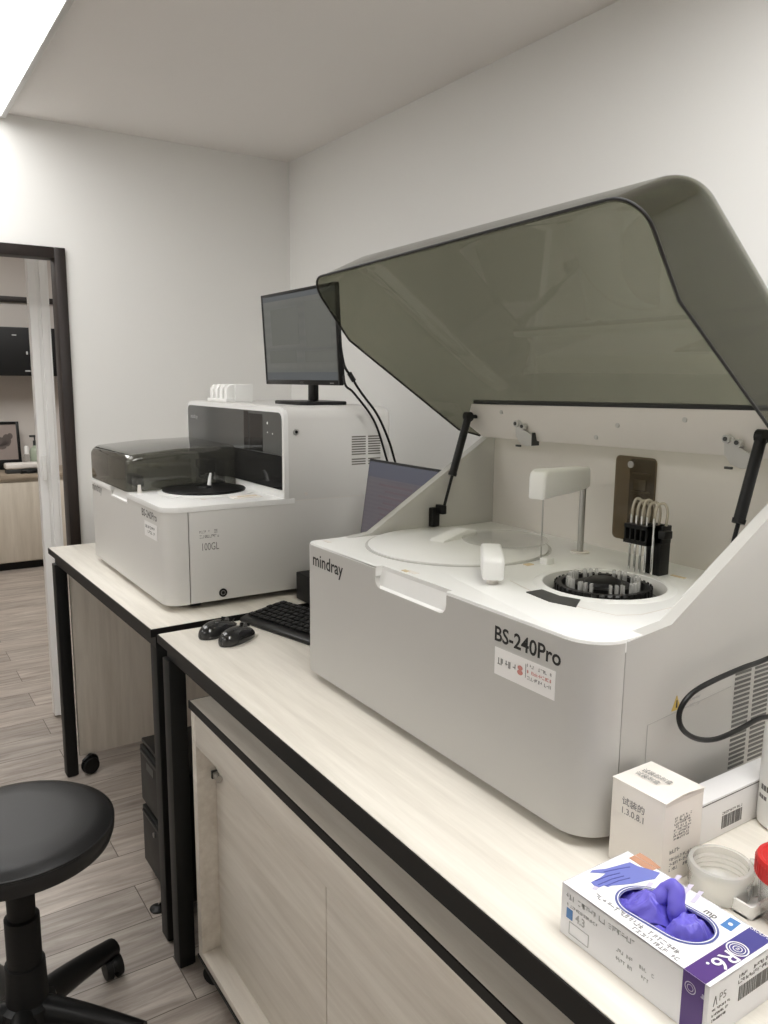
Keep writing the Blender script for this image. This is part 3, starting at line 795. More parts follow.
b = B(); prism(b, rrect(ax0-.002, ay0-.002, TX+.02, ay1+.001, (.044, 0, 0, .014), 9), 'z', azd-.012, azd+.001, .003, 2, 'b')
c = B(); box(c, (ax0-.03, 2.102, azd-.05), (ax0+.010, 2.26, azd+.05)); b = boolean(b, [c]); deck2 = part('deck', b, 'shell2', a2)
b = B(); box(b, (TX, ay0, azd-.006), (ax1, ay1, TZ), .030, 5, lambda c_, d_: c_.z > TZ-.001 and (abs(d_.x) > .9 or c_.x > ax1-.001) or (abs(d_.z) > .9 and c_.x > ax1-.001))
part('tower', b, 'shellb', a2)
# bright frame round the display
b = B(); fr_o = rrect(ay0-.001, azd-.002, ay1, TZ-.002, (.004, .004, .028, .028), 6); 
prism(b, fr_o, 'x', TX-.010, TX+.004, .004, 3, 'a'); part('display_frame', b, 'shell2', a2)
zsp = 1.165
b = B(); prism(b, rrect(ay0+.007, zsp, ay1-.014, TZ-.014, (0, 0, .018, .018), 6), 'x', TX-.0125, TX-.009); dp = part('display_panel', b, 'grey', a2)
b = B(); prism(b, rrect(ay0+.007, azd+.022, ay1-.014, zsp-.0006, (.002, .002, 0, 0), 2), 'x', TX-.0125, TX-.009); part('lower_panel', b, 'gloss', a2, 'black glossy lower panel')
b = B(); prism(b, rrect(ay0+.115, zsp+.002, ay0+.20, TZ-.022, .002, 2), 'x', TX-.0130, TX-.0124); part('screen', b, 'gloss', dp)
b = B(); box(b, (TX-.0132, ay0+.205, zsp), (TX-.0124, ay0+.235, TZ-.016)); part('dark_strip', b, 'gloss', dp)
b = B()
for yy, zz, r in ((ay0+.085, 1.243, .0035), (ay0+.085, 1.219, .0018), (ay0+.055, 1.217, .0018)): poly3(b, [(TX-.0126, yy+r*math.cos(2*PI*i/12), zz+r*math.sin(2*PI*i/12)) for i in range(12)], NX, .0004)
part('indicator', b, emis('indicator_glow', (1, 1, .95, 1), .6), dp)
b = B(); text_bm(b, 'mindray', (TX-.0126, ay1-.04, 1.232), RD, UP, width=.060); part('lettering', b, 'paleink', dp)
# side details
b = B()
for xa, xb in ((1.082, 1.125), (1.133, 1.172)):
    for i in range(12):
        if i == 3: continue
        z = 1.132+.0066*i; box(b, (xa, ay0-.0007, z), (xb, ay0+.0005, z+.0034))
part('vent_grille', b, 'ventw', a2)
b = B(); k = ony(296, 432, ay0); cyl(b, (k.x, ay0-.003, k.z), (k.x, ay0+.001, k.z), .008, n=18); kb = part('key_switch', b, 'brushed', a2)
b = B(); cyl(b, (k.x, ay0-.0036, k.z), (k.x, ay0-.0028, k.z), .004, n=12); part('keyhole', b, 'dark', kb)
b = B(); k = ony(223, 592.5, ay0); cyl(b, (k.x, ay0-.002, k.z), (k.x, ay0+.001, k.z), .0105, n=22); bt = part('power_button', b, 'black', a2)
b = B(); lathe(b, [(.004, 0), (.0055, .0006), (.0065, 0)], n=18); bmesh.ops.transform(b, matrix=Matrix.Translation((k.x, ay0-.002, k.z)) @ Matrix.Rotation(PI/2, 4, 'X'), verts=b.verts); part('ring', b, 'greyink', bt)
b = B(); outline(b, [(.70, ay0, azd-.006), (1.19, ay0, azd-.006)], (0, -1, 0), .0015)
for x in (.945, ): cyl(b, (x, ay0-.0006, 1.065), (x, ay0+.001, 1.065), .005, n=12)
part('panel_seam', b, 'warm', a2)
b = B(); scribble(b, (.658, ay0, .989), (1, 0, 0), UP, .026, .006, 6, .0003, 0, 3); scribble(b, (.695, ay0, .988), (1, 0, 0), UP, .010, .008, 1, .0003, 0, 9); scribble(b, (.658, ay0, .977), (1, 0, 0), UP, .05, .007, 8, .0003, 0, 8)
text_bm(b, '100GL', (.664, ay0, .9465), (1, 0, 0), UP, width=.042, height=.026); part('side_lettering', b, 'greyink', a2)
# front lettering and sticker
b = B(); text_bm(b, 'BS-240Pro', (ax0, 1.975, 1.016), RD, UP, width=.12, height=.026, bold=.02); part('lettering', b, 'greyink', a2)
b = B(); text_bm(b, 'mindray', (ax0, 2.475, 1.022), RD, UP, width=.11, bold=.004); part('lettering', b, 'greyink', a2)
b = B(); box(b, (ax0-.0006, 1.855, .968), (ax0+.0002, 1.955, 1.006)); sk = part('sticker', b, 'sticker', a2)
b = B()
for i in range(2): scribble(b, (ax0-.0006, 1.947, .990-.012*i), RD, UP, .074, .007, 8, .0003, 0, 30+i)
part('print', b, 'greyink', sk)
# disc
b = B(); lathe(b, [(0, 0), (.125, 0), (.127, .003), (.122, .005), (0, .005)], (.763, 2.02, azd), 64); part('disc_seat', b, 'shell2', a2)
b = B(); lathe(b, [(.108, .004), (.110, .008), (.108, .011), (.02, .012), (.018, .016), (0, .016)], (.760, 2.03, azd), 64); rd = part('reagent_disc', b, 'black', a2)
b = B(); tube(b, [(.792, 2.075, azd+.010), (.795, 2.078, azd+.03), (.80, 2.083, azd+.042)], lambda t_: .006-.003*t_, 10); part('disc_knob', b, 'white', rd)
b = B(); box(b, (.775, 1.855, azd), (.85, 1.905, azd+.0035), .001); box(b, (.70, 1.885, azd), (.712, 1.90, azd+.002)); part('rack_slot', b, 'carton', a2)
b = B(); box(b, (.79, 1.87, azd+.0034), (.842, 1.878, azd+.0042)); part('slot_mark', b, 'orange', a2)
b = B(); cyl(b, (.603, 2.085, azd), (.603, 2.085, azd+.022), .006, .004, 12); part('amber_peg', b, 'carton', a2)
# smoked cover
b = B(); cz = azd+.003; ct = 1.166
pr_ = [(ax0-.001, cz), (TX-.014, cz+.022)] 
prof = [(ax0-.001, cz)]+[(ax0-.001+.032*(1-math.cos(.5*PI*i/7)), ct-.010-.032*(1-math.sin(.5*PI*i/7))) for i in range(8)]+[(.72, ct), (TX-.013, ct+.004), (TX-.013, cz)]
v0 = []; yA, yB = 2.097, ay1-.002
def covrow(y, d): return [b.verts.new((max(x, ax0-.001+d) if i < 9 else x, y, z-(d if i >= 1 and i < len(prof)-1 else 0))) for i, (x, z) in enumerate(prof)]
rws = []; rr_ = .018
for i in range(6):
    q = .5*PI*i/5; rws.append(covrow(yA+rr_*(1-math.cos(q)), rr_*(1-math.sin(q))))
for i in range(6):
    q = .5*PI*(5-i)/5; rws.append(covrow(yB-rr_*(1-math.cos(q)), rr_*(1-math.sin(q))))
for a_, c_ in zip(rws, rws[1:]):
    for i in range(len(prof)-2): b.faces.new([a_[i], a_[i+1], c_[i+1], c_[i]])
b.faces.new(rws[0]); b.faces.new(rws[-1])
bmesh.ops.recalc_face_normals(b, faces=b.faces); bmesh.ops.solidify(b, geom=list(b.faces), thickness=.003)
cv = part('smoked_cover', b, 'smoke', a2, 'smoked see-through cover')
# mechanism seen through the cover
b = B(); box(b, (.66, 2.30, azd), (.84, 2.40, azd+.045), .006); box(b, (.62, 2.41, azd), (.86, 2.46, azd+.07), .004); part('inner_housing', b, 'warm', a2)
b = B(); cyl(b, (.80, 2.22, azd), (.80, 2.22, azd+.075), .007, n=14); box(b, (.66, 2.21, azd+.07), (.815, 2.235, azd+.09), .004); cyl(b, (.67, 2.222, azd+.01), (.67, 2.222, azd+.07), .0015, n=8); part('inner_arm', b, 'shell2', a2)
b = B(); box(b, (.845, 2.14, azd), (.865, 2.165, azd+.07), .002); box(b, (.63, 2.20, azd), (.65, 2.30, azd+.03), .002); box(b, (.855, 2.25, azd), (.875, 2.33, azd+.06), .002); part('inner_rack', b, 'black', a2)
for (x, y) in ((.66, ay0+.06), (.66, ay1-.06), (1.16, ay0+.06), (1.16, ay1-.06)):
    b = B(); cyl(b, (x, y, .8), (x, y, azb+.004), .018, n=20); part('foot', b, 'gasket', a2)

# ------------------------------------------------------------------ monitor on the far analyzer
mon = thing('monitor', 'black flat monitor standing on top of the far analyzer', 'monitor', (1.07, 1.985, TZ))
mx = 1.03; my0, my1, mz0, mz1 = 1.768, 2.205, 1.340, 1.595
b = B(); box(b, (mx+.004, my0, mz0), (mx+.012, my1, mz1), .003); box(b, (mx+.011, my0+.08, mz0+.03), (mx+.042, my1-.08, mz1-.05), .012, 3); part('housing', b, 'black', mon)
b = B(); w = .008
box(b, (mx-.001, my0, mz0), (mx+.004, my0+w, mz1), .001); box(b, (mx-.001, my1-w, mz0), (mx+.004, my1, mz1), .001); box(b, (mx-.001, my0+w, mz1-w), (mx+.004, my1-w, mz1), .001); box(b, (mx-.001, my0+w, mz0), (mx+.004, my1-w, mz0+.013), .001)
part('bezel', b, 'black', mon)
b = B(); box(b, (mx+.001, my0+w, mz0+.013), (mx+.0035, my1-w, mz1-w)); scr = part('screen', b, 'mscreen', mon)
b = B(); q = mx+.001
for (ya, yb, za, zb) in ((1.98, 2.15, 1.45, 1.55), (1.80, 1.94, 1.44, 1.56), (1.78, 1.95, 1.40, 1.43), (2.0, 2.17, 1.40, 1.435)): box(b, (q-.0004, ya, za), (q, yb, zb))
part('open_window', b, 'mpanel', scr)
b = B(); box(b, (q-.0005, my0+w, mz1-.022), (q, my1-w, mz1-w)); box(b, (q-.0005, my0+w, mz0+.013), (q, my1-w, mz0+.034)); part('tool_bar', b, 'mbar', scr)
b = B(); box(b, (1.062, 1.968, TZ+.006), (1.078, 2.004, mz0+.12), .003); part('neck', b, 'black', mon)
b = B(); prism(b, rrect(.990, 1.905, 1.135, 2.075, .012, 5), 'z', TZ+.0005, TZ+.010, .003, 2, 'b'); part('base', b, 'black', mon)
b = B(); text_bm(b, 'AOC', (mx-.0011, 1.985, mz0+.003), RD, UP, width=.022); box(b, (mx-.0014, my0+.03, mz0+.004), (mx-.0009, my0+.05, mz0+.007)); part('logo', b, 'greyink', mon)
for o_ in [c for c in scn.objects if c.parent in (mon, scr) and c.name.split('.')[0] in ('housing', 'bezel', 'screen', 'open_window', 'tool_bar', 'logo')]:
    for v in o_.data.vertices:
        v.co.x -= (v.co.z+OFF[mon.name].z-mz0)*.055*(1 if v.co.z+OFF[mon.name].z > mz0 else 0)
# cables from the monitor down behind the laptop
yc = 1.765
def cabpts(l, y): return [ony(p[0], p[1], y) for p in l]
c1 = [V((1.050, 1.80, 1.44))]+cabpts([(344.5, 366), (351.6, 377), (358, 388), (366, 399), (375, 411), (382, 424), (390, 444), (395.5, 463)], yc)+[V((1.235, 1.765, 1.05)), V((1.245, 1.75, .90)), V((1.25, 1.73, .805))]
b = B(); tube(b, c1, .0032, 8, 5); k = c1[2]; d = (c1[3]-c1[1]).normalized(); cyl(b, k-d*.012, k+d*.012, .0062, n=12)
single('display_cable', b, 'black', 'upper black cable with a bead hanging from the monitor', 'cable', c1[-1], 'black cables from the monitor')
c2 = [V((1.050, 1.79, 1.405))]+cabpts([(344.8, 383.5), (352, 391), (359.5, 400), (370, 413.8), (378, 430), (386.6, 459)], yc-.008)+[V((1.205, 1.757, 1.03)), V((1.21, 1.745, .90)), V((1.215, 1.73, .8045))]
b = B(); tube(b, c2, .0030, 8, 5); single('power_cable', b, 'black', 'lower plain black cable hanging from the monitor', 'cable', c2[-1], 'black cables from the monitor')
# little white rack of four wells on the tower
rk = thing('tube_rack', 'small white four slot plastic rack on top of the far analyzer', 'rack', (.95, 2.25, TZ))
b = B(); rx0, rx1, ry0, ry1, rh = .912, 1.00, 2.235, 2.385, .052
box(b, (rx0+.03, ry0, TZ+.0005), (rx1, ry1, TZ+rh), .003)
box(b, (rx0, ry0, TZ+.0005), (rx0+.03, ry1, TZ+.010), .002)
part('body', b, 'white', rk)
for i in range(4):
    y = ry0+.004+i*.037; b = B(); prism(b, [(rx0+.004, TZ+.009), (rx0+.031, TZ+.009), (rx0+.031, TZ+rh-.001), (rx0+.014, TZ+rh-.002), (rx0+.005, TZ+rh-.012)], 'y', y, y+.022, .002, 2); part('slot', b, 'white', rk)

# ------------------------------------------------------------------ laptop on its riser, keyboard, mice
bx = thing('riser_box', 'black box under the laptop behind the keyboard', 'box', (1.02, 1.6, .8))
b = B(); box(b, (.896, 1.43, .803), (1.15, 1.762, .873), .003); part('body', b, 'blackm', bx)
b = B(); 
for (x, y) in ((.92, 1.45), (.92, 1.65), (1.12, 1.45), (1.12, 1.65)): cyl(b, (x, y, .8), (x, y, .804), .008, n=12)
part('feet', b, 'gasket', bx)
lp = thing('laptop', 'open dark laptop behind the left wing of the open analyzer', 'laptop', (1.0, 1.5, .873))
b = B(); box(b, (.90, 1.302, .8735), (1.045, 1.700, .888), .003); part('base', b, 'blackm', lp)
lt = V((1.078, 0, 1.158)); lb = V((1.039, 0, .889)); du = (lt-lb).normalized(); dn = V((-du.z, 0, du.x))
Mx = Matrix(((dn.x, 0, du.x, lb.x), (0, 1, 0, 0), (dn.z, 0, du.z, lb.z), (0, 0, 0, 1)))    # local: x = towards viewer, z = up the screen
LL = (lt-lb).length
def lpart(nm, bm_, m_, par): bmesh.ops.transform(bm_, matrix=Mx, verts=bm_.verts); return part(nm, bm_, m_, par)
ly0, ly1 = 1.300, 1.702
dsp = lpart('display', box(B(), (-.007, ly0, 0), (0, ly1, LL), .002), 'black', lp)
ls = lpart('screen', box(B(), (.0002, ly0+.006, .012), (.001, ly1-.005, LL-.006)), 'lscreen', dsp)
lpart('title_bar', box(B(), (.0008, ly0+.006, LL-.044), (.0014, ly1-.005, LL-.006)), 'lbar', ls)
b = B()
for i in range(12): 
    z = LL-.062-i*.0145; box(b, (.0008, ly0+.20+.02*math.sin(i*3.1), z), (.0013, ly1-.06-.03*math.sin(i*1.7)**2, z+.005))
lpart('text_rows', b, 'lrow', ls)
b = B(); box(b, (.0012, 1.400, LL-.032), (.0017, 1.416, LL-.014)); box(b, (.0012, 1.376, LL-.032), (.0017, 1.390, LL-.016)); lpart('icon', b, 'licon', ls)
kb = thing('keyboard', 'black keyboard lying across the gap between the two tables', 'keyboard', (.696, 1.656, .8), math.radians(14), local=True)
kw, kd = .33, .131      # local: x = depth, -y = to the right along the keys
b = B(); prism(b, [(0, .004), (.004, 0), (kd, .006), (kd, .026), (kd-.006, .027), (.018, .0155), (.004, .013), (0, .010)], 'y', -kw, 0, .002, 2); part('case', b, 'black', kb)
b = B()
for yy in (-.03, -kw+.03): box(b, (kd-.02, yy-.012, .0003), (kd-.008, yy+.012, .009)); box(b, (.006, yy-.012, .0001), (.016, yy+.012, .003))
part('feet', b, 'gasket', kb)
key0 = None; ks = .0185
for r in range(6):
    for c in range(17):
        x = .0255+r*.0178; y = -.016-c*ks-(r % 3)*.003
        if y < -kw+.012: continue
        z = .0156+(x-.018)*.105
        if key0 is None:
            b = B(); box(b, (-.0066, -.0080, 0), (.0066, .0080, .0055), .0018, 2)
            key0 = part('key', b, 'blackm', kb); key0.location = (x, y, z); key0.rotation_euler = (0, -.105, 0)
        else: dup_part(key0, kb, (x, y, z), (0, -.105, 0))
def mouse(loc, rot, label, cabl):
    t = thing('computer_mouse', label, 'mouse', loc, rot, local=True, group='pair of mice by the keyboard')
    b = B(); bmesh.ops.create_icosphere(b, subdivisions=4, radius=1)
    for v in b.verts:
        x, y, z = v.co
        wd = .030*(1-.14*math.cos(x*PI*.5)**2+.04*x)
        z2 = max(z, -.25)
        v.co = (x*.052, y*wd, .006+z2*(.026-.006*x)*(1 if z > 0 else .8))
    part('shell', b, 'gloss', t)
    b = B(); box(b, (.012, -.0012, .0245), (.046, .0012, .031)); bmesh.ops.rotate(b, verts=b.verts, cent=(.03, 0, .028), matrix=Matrix.Rotation(.32, 3, 'Y')); part('button_gap', b, 'dark', t)
    b = B(); cyl(b, (.026, -.004, .026), (.026, .004, .026), .0062, n=16); part('wheel', b, 'greyink', t)
    b = B(); tube(b, [(.046, 0, .007)]+cabl[1:], .0013, 8, 5); part('cord', b, 'black', t)
    return t
mouse((.622, 1.603, .8), .42, 'shiny black mouse further back, beside the table gap', [(.050, 0, .010), (.060, .002, .006), (.072, .012, .003), (.080, .03, .0022), (.10, .045, .0022)])
mouse((.640, 1.540, .8), .52, 'shiny black mouse nearer the front edge of the table', [(.050, 0, .010), (.058, .006, .006), (.060, .014, .003), (.056, .024, .0022)])

# ------------------------------------------------------------------ black cable loop beside the open analyzer
lp_ = [(768, 657), (742, 667), (714, 679), (692, 691), (680, 704), (676, 718), (681, 731), (695, 739), (713, 739), (735, 730), (755, 719), (768, 716)]
pts = [V((1.2535, .66, 1.00)), V((1.275, .655, 1.005)), V((1.285, .61, 1.02)), V((1.262, .556, 1.03)), V((1.18, .550, 1.02))]+[ony(x+3, y, .560) for x, y in lp_]+[V((1.10, .560, .90)), V((1.20, .562, .86)), V((1.30, .56, .81)), V((1.36, .56, .8035))]
b = B(); tube(b, pts, .0034, 10, 6); single('mains_cable', b, 'black', 'thick black cable looped beside the side vents of the open analyzer', 'cable', pts[-1])

# ------------------------------------------------------------------ cartons
ca = thing('carton', 'taller white square carton against the corner of the open analyzer', 'box', (.732, .533, .8))
q0, q1, w0_, w1_, h0 = .698, .766, .497, .570, .904
b = B(); box(b, (q0, w0_, .8005), (q1, w1_, h0-.002), .0008); part('body', b, 'carton', ca)
b = B(); nx, ny = 10, 10; gv = {}
for i in range(nx+1):
    for j in range(ny+1):
        u_, v_ = i/nx, j/ny; up_ = .0030*max(0, 1-v_*3)*math.sin(PI*min(1, u_*1.0))*.9
        gv[i, j] = b.verts.new((q0-.0006+(q1-q0+.0012)*u_, w0_-.001+(w1_-w0_+.0012)*v_, h0-.001+up_))
for i in range(nx):
    for j in range(ny): b.faces.new([gv[i, j], gv[i+1, j], gv[i+1, j+1], gv[i, j+1]])
bmesh.ops.recalc_face_normals(b, faces=b.faces); bmesh.ops.solidify(b, geom=list(b.faces), thickness=.001); part('flap', b, 'carton', ca)
b = B(); box(b, (q0+.001, w0_-.0004, h0-.006), (q1-.001, w0_+.0003, h0-.001)); part('flap_gap', b, 'warm', ca)
b = B()
text_bm(b, '\u8bd5\u88c5\u7684', (q0, .5545, .877), RD, UP, width=.031, height=.0105, bold=.01); text_bm(b, '1.3.0.8.1', (q0, .554, .8655), RD, UP, width=.030, height=.011, bold=.01)
part('front_print', b, 'midink', ca); b = B()
for r in range(2): text_bm(b, ('\u8bd5\u88c5\u7684\u5242\u76d2', '\u8bd5\u88c5\u5242\u76d2')[r], (.7355-.012*r, .560, h0+.0003), RD, (1, 0, 0), width=.040-.008*r, height=.010, bold=.01)
part('top_print', b, 'midink', ca)
b = B(); R1 = (1, 0, 0)
for r in range(8): scribble(b, (.716, w0_, .8785-.0036*r), R1, UP, .030, .0024, 11, .0003, 0, 40+r)
scribble(b, (.711, w0_, .8385), R1, UP, .018, .0045, 4, .0003, 0, 60)
for r in range(3): scribble(b, (.711, w0_, .8295-.0062*r), R1, UP, .040, .0036, 13, .0003, 0, 61+r)
part('side_print', b, 'midink', ca)
cb = thing('carton', 'long low white carton with a barcode behind the square carton', 'box', (.88, .54, .8))
b = B(); box(b, (.777, .5255, .8005), (.985, .5600, .854), .0008); part('body', b, 'carton2', cb)
b = B(); box(b, (.7772, .5249, .8505), (.9848, .5256, .8515)); part('flap_seam', b, 'seam', cb)
b = B(); x = .838; rnd = random.Random(3)
k0, k1 = ony(721, 829, .5255), ony(741, 808, .5255)
xa, xb = k0.x, ony(741, 818, .5255).x; za = k0.z; zb = za+.017
n_ = 22; xx = xa
while xx < xb:
    w_ = rnd.choice((.0007, .0012, .0022)); box(b, (xx, .5251, za), (xx+w_, .5256, zb)); xx += w_+rnd.choice((.0007, .0014))
scribble(b, (xa, .5255, zb+.002), R1, UP, xb-xa, .003, 12, .0003, 0, 77)
part('barcode', b, 'greyink', cb)

# ------------------------------------------------------------------ glove box
gb = thing('glove_box', 'white and purple disposable glove box at the front of the table', 'box', (.605, .425, .8))
g0, g1, h_0, h_1, gz = .556, .655, .341, .509, .855
b = B()
oc = V((.6035, .4215)); oa, ow = .0440, .0240       # stadium opening, long axis y (slightly slanted)
NO = 64
def stad(a_, r_, s=0):
    out = []
    for i in range(NO):
        q = 2*PI*(i+.5)/NO; cxx, sxx = math.cos(q), math.sin(q)
        yy = (a_-r_)*(1 if sxx > 0 else -1)+r_*sxx
        out.append((oc.x+r_*cxx-.11*yy, oc.y+yy))
    return out
op = stad(oa, ow)
def rectpt(p):
    d_ = V(p)-oc; ts = []
    if d_.x > 1e-9: ts.append((g1-oc.x)/d_.x)
    if d_.x < -1e-9: ts.append((g0-oc.x)/d_.x)
    if d_.y > 1e-9: ts.append((h_1-oc.y)/d_.y)
    if d_.y < -1e-9: ts.append((h_0-oc.y)/d_.y)
    return oc+d_*min(ts)
iv = [b.verts.new((x, y, gz)) for x, y in op]; ov = [b.verts.new((*rectpt(p), gz)) for p in op]
for i in range(NO): b.faces.new([iv[i], iv[(i+1) % NO], ov[(i+1) % NO], ov[i]])
cor = [(g0, h_0), (g1, h_0), (g1, h_1), (g0, h_1)]
# corner fillers so that the top reaches the box corners
for cx_, cy_ in cor:
    best = None
    for i in range(NO):
        a_, c_ = ov[i].co, ov[(i+1) % NO].co
        if (abs(a_.x-cx_) < 1e-6 and abs(c_.y-cy_) < 1e-6 and abs(a_.y-cy_) > 1e-6) or (abs(a_.y-cy_) < 1e-6 and abs(c_.x-cx_) < 1e-6 and abs(a_.x-cx_) > 1e-6): best = i
    if best is not None: b.faces.new([ov[best], b.verts.new((cx_, cy_, gz)), ov[(best+1) % NO]])
tv = [b.verts.new((x, y, gz)) for x, y in cor]; bv = [b.verts.new((x, y, .8005)) for x, y in cor]
for i in range(4): b.faces.new([tv[i], tv[(i+1) % 4], bv[(i+1) % 4], bv[i]])
b.faces.new(bv[::-1])
bmesh.ops.remove_doubles(b, verts=b.verts, dist=1e-6)
bmesh.ops.recalc_face_normals(b, faces=b.faces); bmesh.ops.solidify(b, geom=list(b.faces), thickness=.0009)
part('body', b, 'whitep', gb, smooth=False)
TT = gz+.0001
def ringbm(a0_, r0_, a1_, r1_, z):
    bb_ = B(); A = stad(a0_, r0_); C_ = stad(a1_, r1_)
    va = [bb_.verts.new((x, y, z)) for x, y in A]; vc = [bb_.verts.new((x, y, z)) for x, y in C_]
    for i in range(NO): bb_.faces.new([va[i], va[(i+1) % NO], vc[(i+1) % NO], vc[i]])
    return bb_
b = ringbm(oa, ow, oa+.0042, ow+.0042, gz+.0004); part('opening_border', b, mat('border_blue', (.09, .11, .33, 1), .4), gb)
b = ringbm(oa+.0012, ow+.0012, oa+.0022, ow+.0022, gz+.0007); part('opening_line', b, 'whitep', gb)
# purple end band, top and left side
bx0 = .3665
b = B(); poly3(b, [(g0-.0004, h_0+.0045, gz), (g1+.0002, h_0+.0045, gz), (g1+.0002, bx0, gz), (g0-.0004, bx0, gz)], (0, 0, 1), .0005); pt = part('purple_band', b, 'purple', gb)
b = B(); poly3(b, [(g0, h_0+.0045, .801), (g0, h_0+.0045, gz+.0004), (g0, bx0, gz+.0004), (g0, bx0, .801)], (-1, 0, 0), .0005); part('side_band', b, 'purple', gb)
b = B(); poly3(b, [(.612, h_0+.0045, gz+.0005), (g1+.0002, h_0+.0045, gz+.0005), (g1+.0002, bx0, gz+.0005), (.612, bx0, gz+.0005)], (0, 0, 1), .0001); part('blue_end', b, 'purple2', pt)
# lettering on the band: read from the far side of the box
zt_ = gz+.0008; LX = (-1, 0, 0); LU = (0, -1, 0)
b = B()
text_bm(b, 'R6.', (.607, .3600, zt_), LX, LU, width=.030, height=.0215, bold=.008)
for ra, rb_ in ((.0098, .0085), (.0070, .0062), (.0042, .0034)):
    n_ = 26; c_ = V((.617, .3553, zt_))
    va = [b.verts.new(c_+V((ra*math.cos(2*PI*i/n_), ra*math.sin(2*PI*i/n_), .0003))) for i in range(n_)]; vb = [b.verts.new(c_+V((rb_*math.cos(2*PI*i/n_), rb_*math.sin(2*PI*i/n_), .0003))) for i in range(n_)]
    for i in range(n_): b.faces.new([va[i], va[(i+1) % n_], vb[(i+1) % n_], vb[i]])
text_bm(b, 'e', (.6190, .3565, zt_), LX, LU, width=.004, height=.006)
text_bm(b, 'KROLIPS', (.6515, .3668, zt_), (0, -1, 0), (1, 0, 0), width=.0195, height=.0062, bold=.01)
part('band_lettering', b, 'whitep', pt)
b = B(); n_ = 22; c_ = V((g0-.0006, .3585, .843))
for ra, rb_ in ((.0055, .0047), (.0032, .0026)):
    va = [b.verts.new(c_+V((-.0002, ra*math.cos(2*PI*i/n_), ra*math.sin(2*PI*i/n_)))) for i in range(n_)]; vb = [b.verts.new(c_+V((-.0002, rb_*math.cos(2*PI*i/n_), rb_*math.sin(2*PI*i/n_)))) for i in range(n_)]
    for i in range(n_): b.faces.new([va[i], va[(i+1) % n_], vb[(i+1) % n_], vb[i]])
scribble(b, (g0-.0006, .3515, .8390), RD, UP, .0068, .0062, 2, .0003, 0, 91)
part('side_emblem', b, 'lilac', gb)
# printed picture of a gloved hand on the top
zt_ = gz+.0002
def topo(pp, z=zt_): return [onz(x, y, z) for x, y in pp]
b = B(); poly3(b, topo([(641, 866), (629, 858), (640, 853), (650, 859), (661, 868), (650, 871)]), (0, 0, 1), .0003); hp_ = part('printed_wrist', b, 'skinprint', gb)
b = B()
hand = [(590, 872.5), (592, 870.5), (606, 869), (617, 866), (626, 863.5), (630, 862.5), (638, 866.5), (652, 870.5), (660, 873), (655, 879), (646, 880.5), (634, 883.5), (620, 885), (612, 885.5), (608, 887), (604, 885.5), (599, 887.5), (594, 885.5), (591, 882.5), (600, 878), (606, 873.5), (598, 873)]
poly3(b, topo(hand), (0, 0, 1), .0004); ph = part('printed_hand', b, 'gloveprint', gb)
b = B()
for l_ in ([(598, 885), (612, 879), (624, 876)], [(595, 881), (608, 876), (620, 873)], [(606, 886), (618, 881), (630, 878)], [(604, 872), (618, 869), (630, 867)]):
    outline(b, topo(l_, gz+.0006), (0, 0, 1), .0008)
part('finger_lines', b, mat('printed_fold_blue', (.09, .10, .36, 1), .5), ph)
for i, (x0_, y0_) in enumerate(((592, 889), (640, 893), (668, 886), (680, 895), (690, 902))): 
    b = B(); poly3(b, topo([(x0_, y0_), (x0_+5, y0_+1), (x0_+14, y0_-10), (x0_+9, y0_-11)]), (0, 0, 1), .0002); part('pale_motif', b, 'lilac', gb)
b = B(); poly3(b, topo([(720, 925), (730.5, 917.5), (741, 923.5), (731, 931.5)], gz), (0, 0, 1), .0003); bl = part('blue_square', b, 'bluep', gb)
b = B(); k = onz(730.5, 924.5, gz); poly3(b, [(k.x+.0022*math.cos(2*PI*i/12), k.y+.0022*math.sin(2*PI*i/12), gz+.0003) for i in range(12)], (0, 0, 1), .0002); part('mark', b, 'whitep', bl)
b = B(); k = onz(703, 912, gz); text_bm(b, 'mp', (k.x, k.y, gz), (0, -1, 0), (1, 0, 0), width=.0125, height=.012, bold=.02); part('size_mark', b, 'greyink', gb); b = B()
scribble(b, (.5665, .478, gz), (0, -1, 0), (1, 0, 0), .098, .0056, 20, .0003, 0, 101)
scribble(b, (.5595, .425, gz), (0, -1, 0), (1, 0, 0), .050, .0045, 12, .0003, 0, 102)
part('top_print', b, 'midink', gb)
b = B(); nx_ = g0
scribble(b, (nx_, .503, .8425), RD, UP, .085, .0055, 22, .0003, 0, 111); scribble(b, (nx_, .502, .8345), RD, UP, .040, .0030, 16, .0003, 0, 112)
text_bm(b, '4.3', (nx_, .4895, .8235), RD, UP, width=.012, height=.0125, bold=.02)
for i in range(4): scribble(b, (nx_, .438-.024*(i % 2), .8255-.009*(i//2)), RD, UP, .019, .0035, 7, .0003, 0, 120+i)
outline(b, [(nx_, .497, .806), (nx_, .497, .819), (nx_, .472, .819), (nx_, .472, .806), (nx_, .497, .806)], (-1, 0, 0), .0006)
part('side_print', b, 'paleink', gb)
b = B(); poly3(b, [(nx_, .5015, .8215), (nx_, .5015, .8325), (nx_, .4935, .8325), (nx_, .4935, .8215)], (-1, 0, 0), .0003); part('side_blue_square', b, 'bluep', gb)
b = B(); text_bm(b, 'P5', (.571, h_0, .836), R1, UP, width=.0095, height=.0105); outline(b, [(.563, h_0, .834), (.5655, h_0, .843), (.568, h_0, .834)], (0, -1, 0), .0006)
for i in range(3): scribble(b, (.562, h_0, .829-.005*i), R1, UP, .026-.003*i, .0022, 12, .0003, 0, 130+i)
xx = .600
while xx < .65:
    w_ = rnd.choice((.0006, .001, .0018)); box(b, (xx, h_0-.0004, .822), (xx+w_, h_0, .836)); xx += w_+rnd.choice((.0007, .0012))
